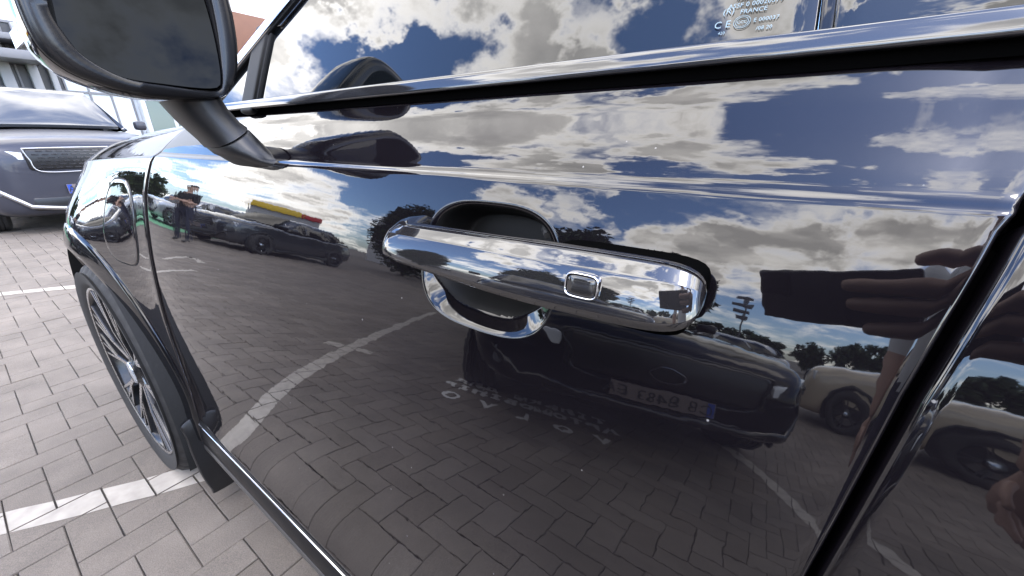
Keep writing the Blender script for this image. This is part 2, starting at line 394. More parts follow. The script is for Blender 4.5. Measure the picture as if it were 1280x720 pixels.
P1 = Vector((.70, -1.55)); 
marking('bay_line', strip(P1 - BAY * 1.9, P1 + BAY * 4.6, .1, 3, 50), 'white painted bay line beside the black car opposite the door')
P2 = Vector((-4.75, .09))
marking('bay_line', strip(P2 - BAY * 3.2, P2 + BAY * 1.6, .09, 4, 40), 'thin white painted line on the paving ahead of the front wheel')
marking('corner_mark', strip((-6.25, -.92), (-7.05, -1.68), .10, 5, 12) + strip((-7.05, -1.68), (-6.55, -1.66), .10, 6, 4), 'white painted corner mark at the head of a bay')
gz = mesh_obj('green_bay', [(-22, -9.5, -.004), (-14.3, -7.2, -.004), (-13.2, -2.6, -.004), (-16, -.6, -.004), (-26, -2.0, -.004)], [(0, 1, 2, 3, 4)], GREENP, None, False); tag(gz, 'green painted charging bay under the parked cars', 'marking')
# stencilled words in front of the opposite car, read by someone standing at the door
def stencil():
    c = Vector((-1.06, -1.56)); ang = math.atan2(.41, -.91); T = Matrix.Translation((c.x, c.y, .0035)) @ Matrix.Rotation(ang, 4, 'Z')
    for word, y, size, gap, lab in (('ТІЛЬКИ ДЛЯ', .19, .13, .108, 'row of small white stencilled letters farthest from the door'), ('АВТОМОБІЛІВ', .03, .13, .108, 'middle row of small white stencilled letters on the paving'), ('VOLVO', -.20, .155, .235, 'row of widely spaced white stencilled letters nearest the door')):
        e = empty('stencil_word', (c.x, c.y, 0)); tag(e, lab, 'lettering')
        for k, ch in enumerate(word):
            if ch == ' ': continue
            o = text_mesh('letter', ch, size, mat('stencil_paint', (.72, .70, .68), .8, noise=(30, .2)), e, T @ Matrix.Translation(((k - (len(word) - 1) / 2) * gap, y, 0)), bold=.008); o.matrix_parent_inverse = Matrix.Translation((-c.x, -c.y, 0))
stencil()

# ------------------------------------------------------------------ the black car
CAR = empty('black_car', (-.2, 1.17, 0)); tag(CAR, 'glossy black car seen close along its front door and mirror', 'car')
YC = 1.17
ZT = np.array([.36, .40, .44, .48, .54, .62, .70, .80, .90, .95, 1.0, 1.03, 1.06, 1.0785, 1.081, 1.083, 1.085, 1.089, 1.10, 1.115, 1.128, 1.137, 1.15, 1.18])
DT = np.array([9, 6, 2, -1, -2.5, -2, 0, 3.8, 8, 10.3, 12.8, 15.5, 19, 21.5, 45, 60, 45, 27, 34, 40, 40, 31, 25, 25.])
_z = np.linspace(.36, 1.18, 1641); _d = np.radians(np.interp(_z, ZT, DT))
_y = np.concatenate([[0], np.cumsum(np.tan((_d[1:] + _d[:-1]) / 2) * .0005)]); _y += .235 - np.interp(1.0, _z, _y)
def sm(t): t = np.clip(t, 0, 1); return t * t * (3 - 2 * t)
def YP(z): return np.interp(z, _z, _y)
def XF(z): return np.interp(z, [.36, .5, .8, 1.0, 1.07, 1.10, 1.15], [-1.20, -1.185, -1.128, -1.118, -1.085, -1.04, -.965])
def XB(z): return np.interp(z, [.36, .6, .88, .943, .994, 1.036, 1.073, 1.16], [.028, .036, .051, .058, .064, .071, .0775, .112])
GAP = .009
OUT = (-.3, -5, .9)
def door_rows(z0, z1):
    r = np.concatenate([np.linspace(z0, .50, 24), np.linspace(.51, .948, 46), np.arange(.950, 1.072, .0009), np.arange(1.0725, 1.0905, .0006), np.arange(1.0912, 1.0955, .0012), np.linspace(1.097, z1, 22)])
    return np.unique(np.round(r, 5))
PK = (-.197, 1.010, .071, .053)
def prho(x, z): return ((np.abs(x - PK[0]) / PK[2]) ** 3.0 + (np.abs(z - PK[1]) / PK[3]) ** 3.0) ** (1 / 3.0)
def plip(x, z): return .07 + .17 * sm((PK[1] - .004 - z) / .03)
def pocket(x, z):
    rho = prho(x, z); w = plip(x, z)
    return np.where(rho < 1, .04 * (np.sqrt(np.clip(1 - rho, 0, w) ** 2 + .03 ** 2) - .03) * 1.15 + .036 * sm((1 - w - rho + .02) / .28), 0)
def build_front_door():
    zs = door_rows(.398, 1.150)
    us = np.unique(np.concatenate([np.linspace(0, .69, 70), np.arange(.70, .895, .0007), np.linspace(.90, 1, 24)]))
    P = np.zeros((len(us), len(zs), 3))
    for j, z in enumerate(zs):
        x = XF(z) + (XB(z) - XF(z)) * us
        P[:, j, 0] = x; P[:, j, 2] = z; P[:, j, 1] = YP(z) + pocket(x, z) + .0025 * np.clip((x - .02) / .05, 0, 1) ** 2 + .004 * np.clip((-.95 - x) / .2, 0, 1) ** 2
    return patch('front_door', P, PAINT, CAR, .0032, .03, OUT)
fd = build_front_door()
fd.data.materials.append(mat('recess_shade', (.004, .004, .004), .5, ior=1.3))  # shade of the cup painted black; no separate liner, the cup is body-coloured
for p_ in fd.data.polygons:
    if abs(p_.center.x - PK[0]) < .07 and abs(p_.center.z - PK[1]) < .06 and prho(p_.center.x, p_.center.z) < 1 - plip(p_.center.x, p_.center.z): p_.material_index = 1
tag(fd, 'front door panel with cupped recess behind its handle')
def YR(x, z): return YP(z) - .045 * (x - .07) * np.clip(1.6 - x, 0, 1)
def build_rear_door():
    zs = door_rows(.398, 1.150); us = np.linspace(0, 1, 60); P = np.zeros((60, len(zs), 3))
    for j, z in enumerate(zs):
        xb = .93 if z > .84 else .93 - .17 * math.sin(min(1, (.84 - z) / .44) * math.pi / 2)
        x = XB(z) + GAP + .003 + (xb - XB(z) - GAP - .003) * us ** 1.3
        P[:, j, 0] = x; P[:, j, 2] = z; P[:, j, 1] = YR(x, z)
    return patch('rear_door', P, PAINT, CAR, .0045, .03, OUT)
build_rear_door()

WX, WR, ARCH = -1.68, .381, .455          # front wheel: centre, tyre radius, arch radius
RX = 1.30
def zs_of(x): return np.interp(x, [-2.6, -2.3, -2.0, -1.7, -1.4, -1.05], [.985, 1.015, 1.038, 1.056, 1.07, 1.0835])
def zh_of(x): return np.interp(x, [-2.62, -2.5, -2.3, -2.0, -1.7, -1.4, -1.0], [.93, 1.0, 1.05, 1.096, 1.122, 1.142, 1.158])
def YF(x, z):
    zs = zs_of(x); zq = z + (1.0835 - zs) * sm((z - .75) / .3)
    gx = sm((-1.17 - x) / .52); gz = 1 - .86 * sm((z - .86) / .2)
    return YP(np.clip(zq, .36, 1.0835)) - .054 * gx * gz + .40 * np.clip((-1.58 - x) / 1.0, 0, 1) ** 2.2
def build_fender():
    us = np.unique(np.concatenate([np.linspace(0, 1, 110), .02 + .0 * np.arange(2)])); nv1, nv2 = 70, 34
    x_rear0 = XF(.4) - .0085
    P = np.zeros((len(us), nv1 + nv2, 3))
    for i, u in enumerate(us):
        x0 = -2.58 + u * (x_rear0 + 2.58); dx = x0 - WX
        zb = .385 + math.sqrt(max(0, ARCH ** 2 - dx * dx)) if abs(dx) < ARCH else .385
        zb = max(zb, .40)
        for j in range(nv1):
            v = j / (nv1 - 1); v = 1 - (1 - v) ** 1.25
            zr = .40 + (1.0835 - .40) * v; xr = XF(zr) - .0085
            x = -2.58 + u * (xr + 2.58); zs = zs_of(x); z = zb + (zs - zb) * v
            P[i, j] = (x, YF(x, z), z)
        xr_top = XF(1.0835) - .0085
        for j in range(1, nv2 + 1):
            t = j / nv2; xr = xr_top + (-.975 - xr_top) * t; x = -2.58 + u * (xr + 2.58)
            zs = zs_of(x); ys = YF(x, zs); ze = zh_of(x); ye = max(.40, ys + .12) + .25 * max(0, (-2.3 - x))
            h = max(ze - zs, .02); c1 = (ys + .045, zs + .035); c2 = (ye - .06, ze - .008)
            y = (1 - t) ** 3 * ys + 3 * t * (1 - t) ** 2 * c1[0] + 3 * t * t * (1 - t) * c2[0] + t ** 3 * ye
            z = (1 - t) ** 3 * zs + 3 * t * (1 - t) ** 2 * c1[1] + 3 * t * t * (1 - t) * c2[1] + t ** 3 * ze
            P[i, nv1 + j - 1] = (x, y, z)
    return patch('front_fender', P, PAINT, CAR, .0025, .02, OUT)
fen = build_fender()
def build_flap():
    # charging flap: rounded panel 1.5 mm proud of the fender, dark joint round it
    cx, cz, a, b = -1.305, .925, .098, .100; nu, nr = 72, 12; V, Fc = [], []
    def ring(s, off):
        out = []
        for k in range(nu):
            t = 2 * math.pi * k / nu; c, sn = math.cos(t), math.sin(t)
            rr = (abs(c) ** 3.2 + abs(sn) ** 3.2) ** (-1 / 3.2)
            x, z = cx + a * s * c * rr, cz + b * s * sn * rr; out.append((x, float(YF(x, z)) - off, z))
        return out
    rings = [ring(s, .0022) for s in np.linspace(.02, .97, nr)] + [ring(.985, .0018), ring(.995, .0008), ring(1.0, -.004)]
    V = [p for r in rings for p in r]
    for q in range(len(rings) - 1):
        for k in range(nu): Fc.append((q * nu + k, (q + 1) * nu + k, (q + 1) * nu + (k + 1) % nu, q * nu + (k + 1) % nu))
    Fc.append(tuple(range(nu)))
    fl = mesh_obj('charging_flap', V, Fc, PAINT, CAR)
    bm = bmesh.new(); bm.from_mesh(fl.data); bmesh.ops.recalc_face_normals(bm, faces=bm.faces); bm.to_mesh(fl.data); bm.free()
    rg = [ring(1.004, .0006), ring(1.022, .0006), ring(1.03, -.003)]
    V = [p for r in rg for p in r]; Fc = []
    for q in range(2):
        for k in range(nu): Fc.append((q * nu + k, (q + 1) * nu + k, (q + 1) * nu + (k + 1) % nu, q * nu + (k + 1) % nu))
    mesh_obj('flap_joint', V, Fc, DARK, CAR)
build_flap()
def build_hood():
    nu, nv = 60, 60; P = np.zeros((nu, nv, 3))
    for i in range(nu):
        u = i / (nu - 1)
        for j in range(nv):
            v = j / (nv - 1); s = 2 * v - 1
            xr = -.985 - .12 * (1 - abs(s) ** 2.5); x = -2.56 + u * (xr + 2.56)
            y0 = max(.40, float(YF(x, zs_of(x))) + .12) + .25 * max(0, (-2.3 - x)) + .010
            y = YC + s * (YC - y0); c = 1 - abs(s) ** 2.2
            P[i, j] = (x, y, zh_of(x) + .055 * c + .012 * math.exp(-((abs(s) - .62) / .12) ** 2))
    return patch('hood', P, PAINT, CAR, .004, .02, (-1.8, YC, 9))
build_hood()
GS = .414
def gy(z): return .312 + (z - 1.165) * GS + .16 * (z - 1.165) ** 2
def xA(z): return np.interp(z, [1.14, 1.165, 1.227, 1.301, 1.6], [-.955, -.91, -.80, -.667, -.18])
def side_patch(name, z0, z1, xf, xb, material, off=0., nz=24, nx=24, roll=.002, parent=None, depth=.008, tag_=None):
    P = np.zeros((nx, nz, 3))
    for j, z in enumerate(np.linspace(z0, z1, nz)):
        for i, u in enumerate(np.linspace(0, 1, nx)): P[i, j] = (xf(z) + (xb(z) - xf(z)) * u, gy(z) - off, z)
    return patch(name, P, material, parent or CAR, roll, depth, OUT)
def xD(z): return float(np.interp(z, [1.158, 1.262, 1.28, 1.60], [-.688, -.690, xA(1.28) + .052, xA(1.60) + .052]))
fw_ = side_patch('front_window', 1.163, 1.59, xD, lambda z: -.006 - .10 * (z - 1.16), GLASS, .0, 60, 60); tag(fw_, 'tinted front door window reflecting clouds')
side_patch('quarter_window', 1.158, 1.240, lambda z: float(xA(z)) + .040, lambda z: max(float(xA(z)) + .041, -.735 - .04 * (z - 1.158)), GLASS, .001, 20, 12)
side_patch('window_divider', 1.156, 1.275, lambda z: -.733 - .04 * (z - 1.158), lambda z: -.698 - .04 * (z - 1.158), mat('satin_black', (.006, .006, .006), .5, ior=1.3), .007, 20, 8, .006)
side_patch('divider_seal', 1.156, 1.275, lambda z: -.6965 - .04 * (z - 1.158), lambda z: -.689 - .04 * (z - 1.158), RUBBER, .004, 20, 5, .002)
side_patch('pillar_trim', 1.150, 1.59, lambda z: float(xA(z)) - .003, lambda z: float(xA(z)) + .030, CHROME, .010, 40, 8, .004)
side_patch('pillar_seal', 1.156, 1.59, lambda z: float(xA(z)) + .032, lambda z: float(xA(z)) + .040, RUBBER, .006, 40, 6, .003)
side_patch('pillar_seal', 1.27, 1.59, lambda z: float(xA(z)) + .042, lambda z: float(xA(z)) + .056, GLOSSB, .003, 30, 6, .002)
side_patch('centre_pillar_cover', 1.163, 1.59, lambda z: .0045 - .10 * (z - 1.16), lambda z: .106 - .10 * (z - 1.16), GLASS, .005, 20, 10, .002)
side_patch('glass_run_seal', 1.163, 1.59, lambda z: -.0025 - .10 * (z - 1.16), lambda z: .0022 - .10 * (z - 1.16), GLOSSB, .003, 20, 4, .0012)
side_patch('rear_pillar_cover', 1.163, 1.59, lambda z: .118 - .10 * (z - 1.16), lambda z: .160 - .10 * (z - 1.16), GLASS, .005, 20, 10, .002)
side_patch('rear_window', 1.163, 1.59, lambda z: .165 - .10 * (z - 1.16), lambda z: .96 - .1 * (z - 1.16), GLASS, .0, 20, 20)
side_patch('rear_quarter_window', 1.158, 1.57, lambda z: 1.04, lambda z: 1.85 - .5 * (z - 1.16), GLASS, .0, 12, 12)
side_patch('rear_pillar', 1.15, 1.60, lambda z: 1.852 - .5 * (z - 1.16), lambda z: 2.12 - .45 * (z - 1.16), PAINT, .0, 12, 12)
side_patch('rear_pillar', 1.15, 1.60, lambda z: .965 - .1 * (z - 1.16), lambda z: 1.035, GLASS, .004, 12, 6)
def belt():
    # waist moulding: polished bead with a dark rubber lip below it
    xs = np.concatenate([np.linspace(-.965, .064, 60)]); prof = []
    prof = [(.3080, 1.1545), (.3035, 1.1547), (.3022, 1.1553), (.3016, 1.1565), (.3022, 1.1590), (.3033, 1.1620), (.3044, 1.1650), (.3056, 1.1672), (.3064, 1.1679)]
    def run(name, x0, x1, mat_):
        P = np.zeros((30, len(prof), 3))
        for i, x in enumerate(np.linspace(x0, x1, 30)):
            for j, (y, z) in enumerate(prof): P[i, j] = (x, y, z)
        return patch(name, P, mat_, CAR, .0010, .006, OUT)
    WG = mat('waist_gloss', (.02, .02, .022), .07, ior=1.95, rnoise=(20, .03)); run('waist_moulding', -.975, .103, WG); run('waist_moulding', .116, 1.95, WG)
    for (x0, x1) in ((-.99, .103), (.116, 1.95)):
        joined('waist_seal', [box_geo(x0, x1, .3080, .337, 1.1472, 1.1546)], mat('gap_black', (.002, .002, .002), 1., ior=1.02), CAR, False)
belt()
def glass_mark():
    t = math.atan(GS); z0 = 1.1735
    def place(x, z):
        z += .003
        y = gy(z) - .0012
        bas = Matrix(((1, 0, 0), (0, math.sin(t), -math.cos(t)), (0, math.cos(t), math.sin(t)))).to_4x4(); bas.translation = Vector((x, y, z)); return bas
    ink = mat('etched_mark', (.24, .33, .37), .5)
    rows = [(-.0405, 1.1945, 'DOT 24 M510', .0042), (-.0405, 1.190, '43R-00 0459', .0042), (-.0405, 1.1855, 'ASSF 0 00020579', .0040), (-.0405, 1.1815, 'FRANCE', .0038), (-.0325, 1.1755, 'E 000037', .0034), (-.0325, 1.1705, '/08 20', .0032), (-.056, 1.1705, '420', .0026), (-.0565, 1.1745, 'C E', .0062), (-.0545, 1.1825, '(R)', .0052)]
    for (x, z, s, h) in rows: text_mesh('glass_marking', s, h, ink, CAR, place(x, z), spacing=1.05)
    # ringed approval mark
    g = []
    for rr in (.0040, .0030):
        pts = [Vector((math.cos(a) * rr * 1.15, math.sin(a) * rr, 0)) for a in np.linspace(0, 2 * math.pi, 25)]
        g.append(tube_geo([place(-.0455, 1.1765) @ p for p in pts], .00018, 5, roundcap=False))
    joined('glass_marking', g, ink, CAR); text_mesh('glass_marking', 'CCC', .0026, ink, CAR, place(-.0455, 1.1757))
glass_mark()
def pocket_panels():
    # dark structure behind the panels so that the joints read black
    V, Fc = [], []
    joined('inner_body', [box_geo(-1.12, .9, .285, 2 * YC - .285, .30, 1.06), box_geo(-1.02, 1.9, .335, 2 * YC - .335, 1.06, 1.145), box_geo(-2.35, -2.12, .45, 2 * YC - .45, .4, 1.0), box_geo(-1.22, -1.12, .285, 2 * YC - .285, .35, 1.05), box_geo(-2.2, -1.0, .55, 2 * YC - .55, .45, 1.06), box_geo(1.7, 2.1, .32, 2 * YC - .32, .35, 1.1)], DARK, CAR, False)
pocket_panels()
def sill():
    prof_dark = [(.2135, .3915), (.2105, .3885), (.2085, .384), (.2078, .378), (.2065, .370), (.2035, .356), (.2018, .340), (.2022, .322), (.2045, .305), (.2058, .298)]
    prof_lip = [(.2050, .2975), (.2035, .291), (.2040, .282), (.2085, .272), (.225, .262), (.30, .25)]
    def run(name, prof, m_, x0, x1, nx=20):
        P = np.zeros((nx, len(prof), 3))
        for i, x in enumerate(np.linspace(x0, x1, nx)):
            for j, (y, z) in enumerate(prof): P[i, j] = (x, y - .002 * math.sin((x + 1.2) * 1.5), z)
        return patch(name, P, m_, CAR, .0015, .01, OUT)
    def sm_prof(p): return [tuple(q) for q in spline(p, 28)]
    run('sill_cover', sm_prof(prof_dark), mat('sill_gloss', (.010, .010, .011), .35, ior=1.18, rnoise=(30, .05)), -1.235, .82)
    run('sill_lip', sm_prof(prof_lip), mat('sill_grey', (.055, .052, .05), .35, noise=(20, .2)), -1.225, .82)
    tube('sill_chrome_strip', [(x, .2066 - .002 * math.sin((x + 1.2) * 1.5), .3775) for x in np.linspace(-1.215, .82, 24)], .0026, CHROME, CAR, 8)
    tube('sill_chrome_strip', [(x, .2108 - .002 * math.sin((x + 1.2) * 1.5), .3855) for x in np.linspace(-1.215, .82, 24)], .0016, CHROME, CAR, 8)
    # chrome end piece where the strip meets the arch
    loft('sill_end_cap', [[(x, .213 - w, .375 + h), (x, .217, .375 + h), (x, .221, .35 - h), (x, .213 - w * .6, .352 - h)] for x, w, h in ((-1.262, .004, .004), (-1.25, .009, .009), (-1.232, .010, .010), (-1.226, .009, .009))], CHROME, CAR, True, True, 40)
sill()
def arch_trim(xc, yfun, name='arch_moulding', th0=-8, th1=188):
    nt_ = 80; prof = [(.432, .030), (.428, .008), (.431, -.004), (.438, -.0075), (.450, -.0065), (.466, -.004), (.482, -.002), (.492, .001), (.496, .008)]
    P = np.zeros((nt_, len(prof), 3))
    for i, t in enumerate(np.radians(np.linspace(th0, th1, nt_))):
        for j, (r, o) in enumerate(prof):
            r = r if r < .45 else .45 + (r - .45) * (.70 + .45 * float(sm((math.degrees(t) - 10) / 60)))
            x, z = xc + r * math.cos(t), .385 + r * math.sin(t); P[i, j] = (x, float(yfun(x, max(z, .40))) + o - .004, z)
    return patch(name, P, GLOSSB, CAR, .0012, .01, OUT)
arch_trim(WX, YF)
def liner(xc):
    V, Fc = [], []; nt_ = 40; ys = [.165, .62]
    for t in np.radians(np.linspace(-25, 205, nt_)):
        for y in ys: V.append((xc + .445 * math.cos(t), y, .385 + .445 * math.sin(t)))
    for i in range(nt_ - 1): Fc.append((2 * i, 2 * i + 1, 2 * i + 3, 2 * i + 2))
    V += [(xc - .5, .60, .1), (xc + .5, .60, .1), (xc + .5, .60, .9), (xc - .5, .60, .9)]; b = len(V); Fc.append((b - 4, b - 3, b - 2, b - 1))
    mesh_obj('wheel_arch_liner', V, Fc, mat('liner_plastic', (.012, .012, .012), .8, bump=(120, .4, .002)), CAR)
liner(WX); liner(RX)
def mudflap():
    o = [(.150, .395), (.135, .34), (.137, .22), (.15, .145), (.165, .128), (.30, .13), (.335, .15), (.335, .395)]
    o = [(.175 + (y - .135) * .78, z * .98) for y, z in o]
    pts = spline([(y, z) for y, z in o], 40, closed=True)
    rings = []
    for (x, s) in ((-1.222, .96), (-1.226, 1.0), (-1.236, 1.0), (-1.240, .97)):
        c = np.mean(pts, axis=0); rings.append([(x + .10 * (.4 - p[1]) * .35, c[0] + (p[0] - c[0]) * s, c[1] + (p[1] - c[1]) * s) for p in pts])
    loft('mud_flap', rings, MATTEB, CAR, True, True, 45)
mudflap()

def make_wheel(parent, centre, steer, Rt=.381, Rr=.272, width=.25, detail=True, flip=1, name='wheel', style='main', rim_mat=None, face_mat=None):
    """Wheel about its local Y axis, outer face towards -Y (flip=-1: +Y)."""
    w = empty(name, centre, steer); w.parent = parent
    h = width / 2; f_ = flip
    prof = [(Rr - .004, -h + .022), (Rr + .006, -h + .008), (Rr + .022, -h - .001), (Rr + .055, -h - .004), (Rt - .030, -h + .003), (Rt - .012, -h + .014), (Rt - .003, -h + .032)]
    tread = [(-h + .034, 0), (-h + .062, 0), (-h + .066, 1), (-h + .076, 1), (-h + .080, 0), (-.006, 0), (-.003, 1), (.006, 1), (.009, 0)]
    full = prof + [(Rt - .009 if g else Rt, y) for y, g in tread] + [(Rt - .009 if g else Rt, -y) for y, g in reversed(tread[:5])] + [(r, -y) for r, y in reversed(prof)]
    na = 200 if detail else 40
    V, Fc = [], []; k = len(full)
    for a in range(na):
        t = 2 * math.pi * a / na
        for q, (r, y) in enumerate(full):
            if detail and a % 5 == 0 and r > Rt - .004 and abs(y) > .03: r = r - .010
            if detail and a % 5 == 0 and abs(r - (Rt - .012)) < .001: r -= .006
            V.append((r * math.cos(t), y * f_, r * math.sin(t)))
    for a in range(na):
        for q in range(k - 1): Fc.append((a * k + q, a * k + q + 1, ((a + 1) % na) * k + q + 1, ((a + 1) % na) * k + q))
    ty = mesh_obj('tyre', V, Fc, TYRE, w, True, 40)
    rm, fm = rim_mat or RIMB, face_mat or ALLOY
    barrel = [(Rr + .004, -h + .012), (Rr + .001, -h + .006), (Rr - .006, -h + .008), (Rr - .010, -h + .018), (Rr - .022, -h + .05), (Rr - .03, h - .02), (Rr + .002, h - .01)]
    nb = 72 if detail else 32; V, Fc = [], []; k = len(barrel)
    for a in range(nb):
        t = 2 * math.pi * a / nb
        for r, y in barrel: V.append((r * math.cos(t), y * f_, r * math.sin(t)))
    for a in range(nb):
        for q in range(k - 1): Fc.append((a * k + q, ((a + 1) % nb) * k + q, ((a + 1) % nb) * k + q + 1, a * k + q + 1))
    rim = mesh_obj('rim', V, Fc, [rm, fm], w)
    for i, p in enumerate(rim.data.polygons):
        if i % (k - 1) in (1,): p.material_index = 1
    def spoke(a0, r0, a1, r1, w0, w1, d0, d1, y0, y1):
        """tapered bar from polar (a0, r0) to (a1, r1); face in alloy, flanks black"""
        p0 = Vector((r0 * math.cos(a0), 0, r0 * math.sin(a0))); p1 = Vector((r1 * math.cos(a1), 0, r1 * math.sin(a1)))
        t = (p1 - p0).normalized(); n = Vector((-t.z, 0, t.x)); V = []
        for p, ww, dd, yy in ((p0, w0, d0, y0), (p1, w1, d1, y1)):
            V += [p + n * ww * .42 + Vector((0, yy * f_, 0)), p - n * ww * .42 + Vector((0, yy * f_, 0)), p - n * ww * .5 + Vector((0, (yy + .003) * f_, 0)), p - n * ww * .62 + Vector((0, (yy + dd) * f_, 0)), p + n * ww * .62 + Vector((0, (yy + dd) * f_, 0)), p + n * ww * .5 + Vector((0, (yy + .003) * f_, 0))]
        F_ = [tuple((s, (s + 1) % 6, 6 + (s + 1) % 6, 6 + s)) for s in range(6)]
        F_ += [tuple(range(6)), tuple(range(6, 12))]
        o = mesh_obj('spoke', V, F_, [rm, fm], w, False)
        o.data.polygons[0].material_index = 1
        return o
    if style == 'main':
        for g in range(5):
            a = g * 2 * math.pi / 5 + .30
            for s in (-1, 1):
                spoke(a + s * .42, .050, a + s * .26, .150, .022, .017, .03, .03, -h + .026, -h + .014)
                spoke(a + s * .26, .150, a + s * .10, Rr - .006, .016, .010, .03, .02, -h + .014, -h + .010)
                spoke(a + s * .27, .146, a + s * .235, Rr - .006, .013, .009, .03, .02, -h + .015, -h + .010)
                spoke(a + s * .30, .140, a + s * .38, Rr - .006, .013, .010, .03, .02, -h + .016, -h + .010)
    else:
        ns = 5 if style == 'five' else 10
        for g in range(ns):
            a = g * 2 * math.pi / ns
            for s in (-1, 1):
                spoke(a + s * .10, .05, a + s * (.16 if ns == 5 else .08), Rr - .005, .03 if ns == 5 else .018, .02 if ns == 5 else .014, .03, .02, -h + .04, -h + .015)
    nb = 36; V, Fc = [], []
    hub = [(.0, -h + .010), (.034, -h + .011), (.039, -h + .015), (.042, -h + .022), (.062, -h + .026), (.072, -h + .04), (.072, -h + .1)]
    for a in range(nb):
        t = 2 * math.pi * a / nb
        for r, y in hub: V.append((r * math.cos(t), y * f_, r * math.sin(t)))
    k = len(hub)
    for a in range(nb):
        for q in range(k - 1): Fc.append((a * k + q, ((a + 1) % nb) * k + q, ((a + 1) % nb) * k + q + 1, a * k + q + 1))
    hb = mesh_obj('hub_cap', V, Fc, [rm, mat('hub_badge', (.62, .68, .76), .12, metal=.8)], w)
    for i, p in enumerate(hb.data.polygons):
        if i % (k - 1) < 2: p.material_index = 1
    V, Fc = [], []
    dp = [(.05, -.02), (.19, -.02), (.19, .005), (.05, .005)]; nb = 48
    for a in range(nb):
        t = 2 * math.pi * a / nb
        for r, y in dp: V.append((r * math.cos(t), y * f_, r * math.sin(t)))
    for a in range(nb):
        for q in range(4): Fc.append((a * 4 + q, ((a + 1) % nb) * 4 + q, ((a + 1) % nb) * 4 + (q + 1) % 4, a * 4 + (q + 1) % 4))
    mesh_obj('brake_disc', V, Fc, STEEL, w, False)
    return w
STEER = R(1)
WY = .283
mw = make_wheel(CAR, (WX, WY, WR), STEER, Rr=.300)
for c_ in (( RX, .31, WR),): make_wheel(CAR, c_, 0, detail=False)
make_wheel(CAR, (WX, 2 * YC - WY, WR), STEER, detail=False, flip=-1); make_wheel(CAR, (RX, 2 * YC - .31, WR), 0, detail=False, flip=-1)

def door_handle():
    h = empty('door_handle', (0, 0, 0)); h.parent = CAR; tag(h, 'long polished pull handle with a square button')
    # bar: superellipse sections along x
    SEC = spline([(1, .78), (.55, .93), (.0, .99), (-.40, .93), (-.50, .88), (-.78, .60), (-.86, .50), (-.97, .12), (-1.0, -.25), (-.975, -.58), (-.93, -.70), (-.68, -.92), (-.55, -.96), (.1, -1.0), (1, -.85)], 70, True)
    N_ = 90; rings = []; x0, x1 = -.292, -.0245
    for i in range(N_):
        t = .5 - .5 * math.cos(math.pi * i / (N_ - 1)); t = .5 * t + .5 * i / (N_ - 1)
        t = min(max(t, .0005), .9995); x = x0 + (x1 - x0) * t
        e = abs(2 * t - 1); endr = (1 - e ** 14) ** (1 / 2.6)
        hz = (.0140 + .0049 * sm(t / .7)) * endr
        zc = 1.0320 - .0015 * t
        yfront = .1895 + .030 * sm((.13 - t) / .13) ** 1.6 + .010 * (2 * t - 1) ** 2 * (1 if t > .5 else .4) + .014 * (1 - endr)
        yback = np.interp(t, [0, .08, .16, .50, .62, .80, 1], [.258, .250, .217, .213, .214, .216, .218])
        yc, hy = (yfront + yback) / 2, (yback - yfront) / 2
        ring = [(x, yc + hy * py + .0046 * pz * (1 if py < 0 else .3), zc + hz * pz) for py, pz in SEC]
        rings.append(ring)
    loft('grip_bar', rings, HANDLE, h, True, True)
    # square button in a polished frame
    def rrect(cx, cz, a, b, n=4.5, k=40): 
        out = []
        for s in range(k):
            t = 2 * math.pi * s / k; c, sn = math.cos(t), math.sin(t); r = (abs(c) ** n + abs(sn) ** n) ** (-1 / n); out.append((cx + a * c * r, cz + b * sn * r))
        return out
    bx, bz, by = -.0855, 1.0325, .1905
    def ringy(a, b, y): return [(x, y + (z - bz) * .17 + .0, z) for x, z in rrect(bx, bz, a, b)]
    loft('button_frame', [ringy(.0103, .0071, by + .004), ringy(.0103, .0071, by - .0002), ringy(.0100, .0068, by - .0007), ringy(.0097, .0065, by - .0007), ringy(.0094, .0062, by + .0006)], CHROME, h, False, True)
    loft('button', [ringy(.0092, .0060, by + .002), ringy(.0089, .0057, by + .0001), ringy(.0084, .0052, by - .0003), ringy(.004, .002, by - .0005)], mat('button_satin', (.02, .019, .019), .10, ior=1.8), h, True, True)
    # gasket round the fixed end of the handle
    def gring(y, k): return [(cx_ * 1.0, y + (z - 1.026) * .22, z) for cx_, z in rrect(-.078, 1.0262, .0560 * k, .0200 * k, 5, 60)]
    loft('handle_gasket', [gring(.206, .88), gring(.222, .90), gring(.236, .915), gring(.262, .92)], mat('gap_black', (.002, .002, .002), 1., ior=1.02), h, True, True)
    # lock stub seen inside the recess
    tube('lock_stub', [(-.155, .272, 1.047), (-.150, .262, 1.044), (-.146, .256, 1.041)], [.004, .004, .003], mat('stub_plastic', (.05, .05, .05), .3), h, 8)
door_handle()

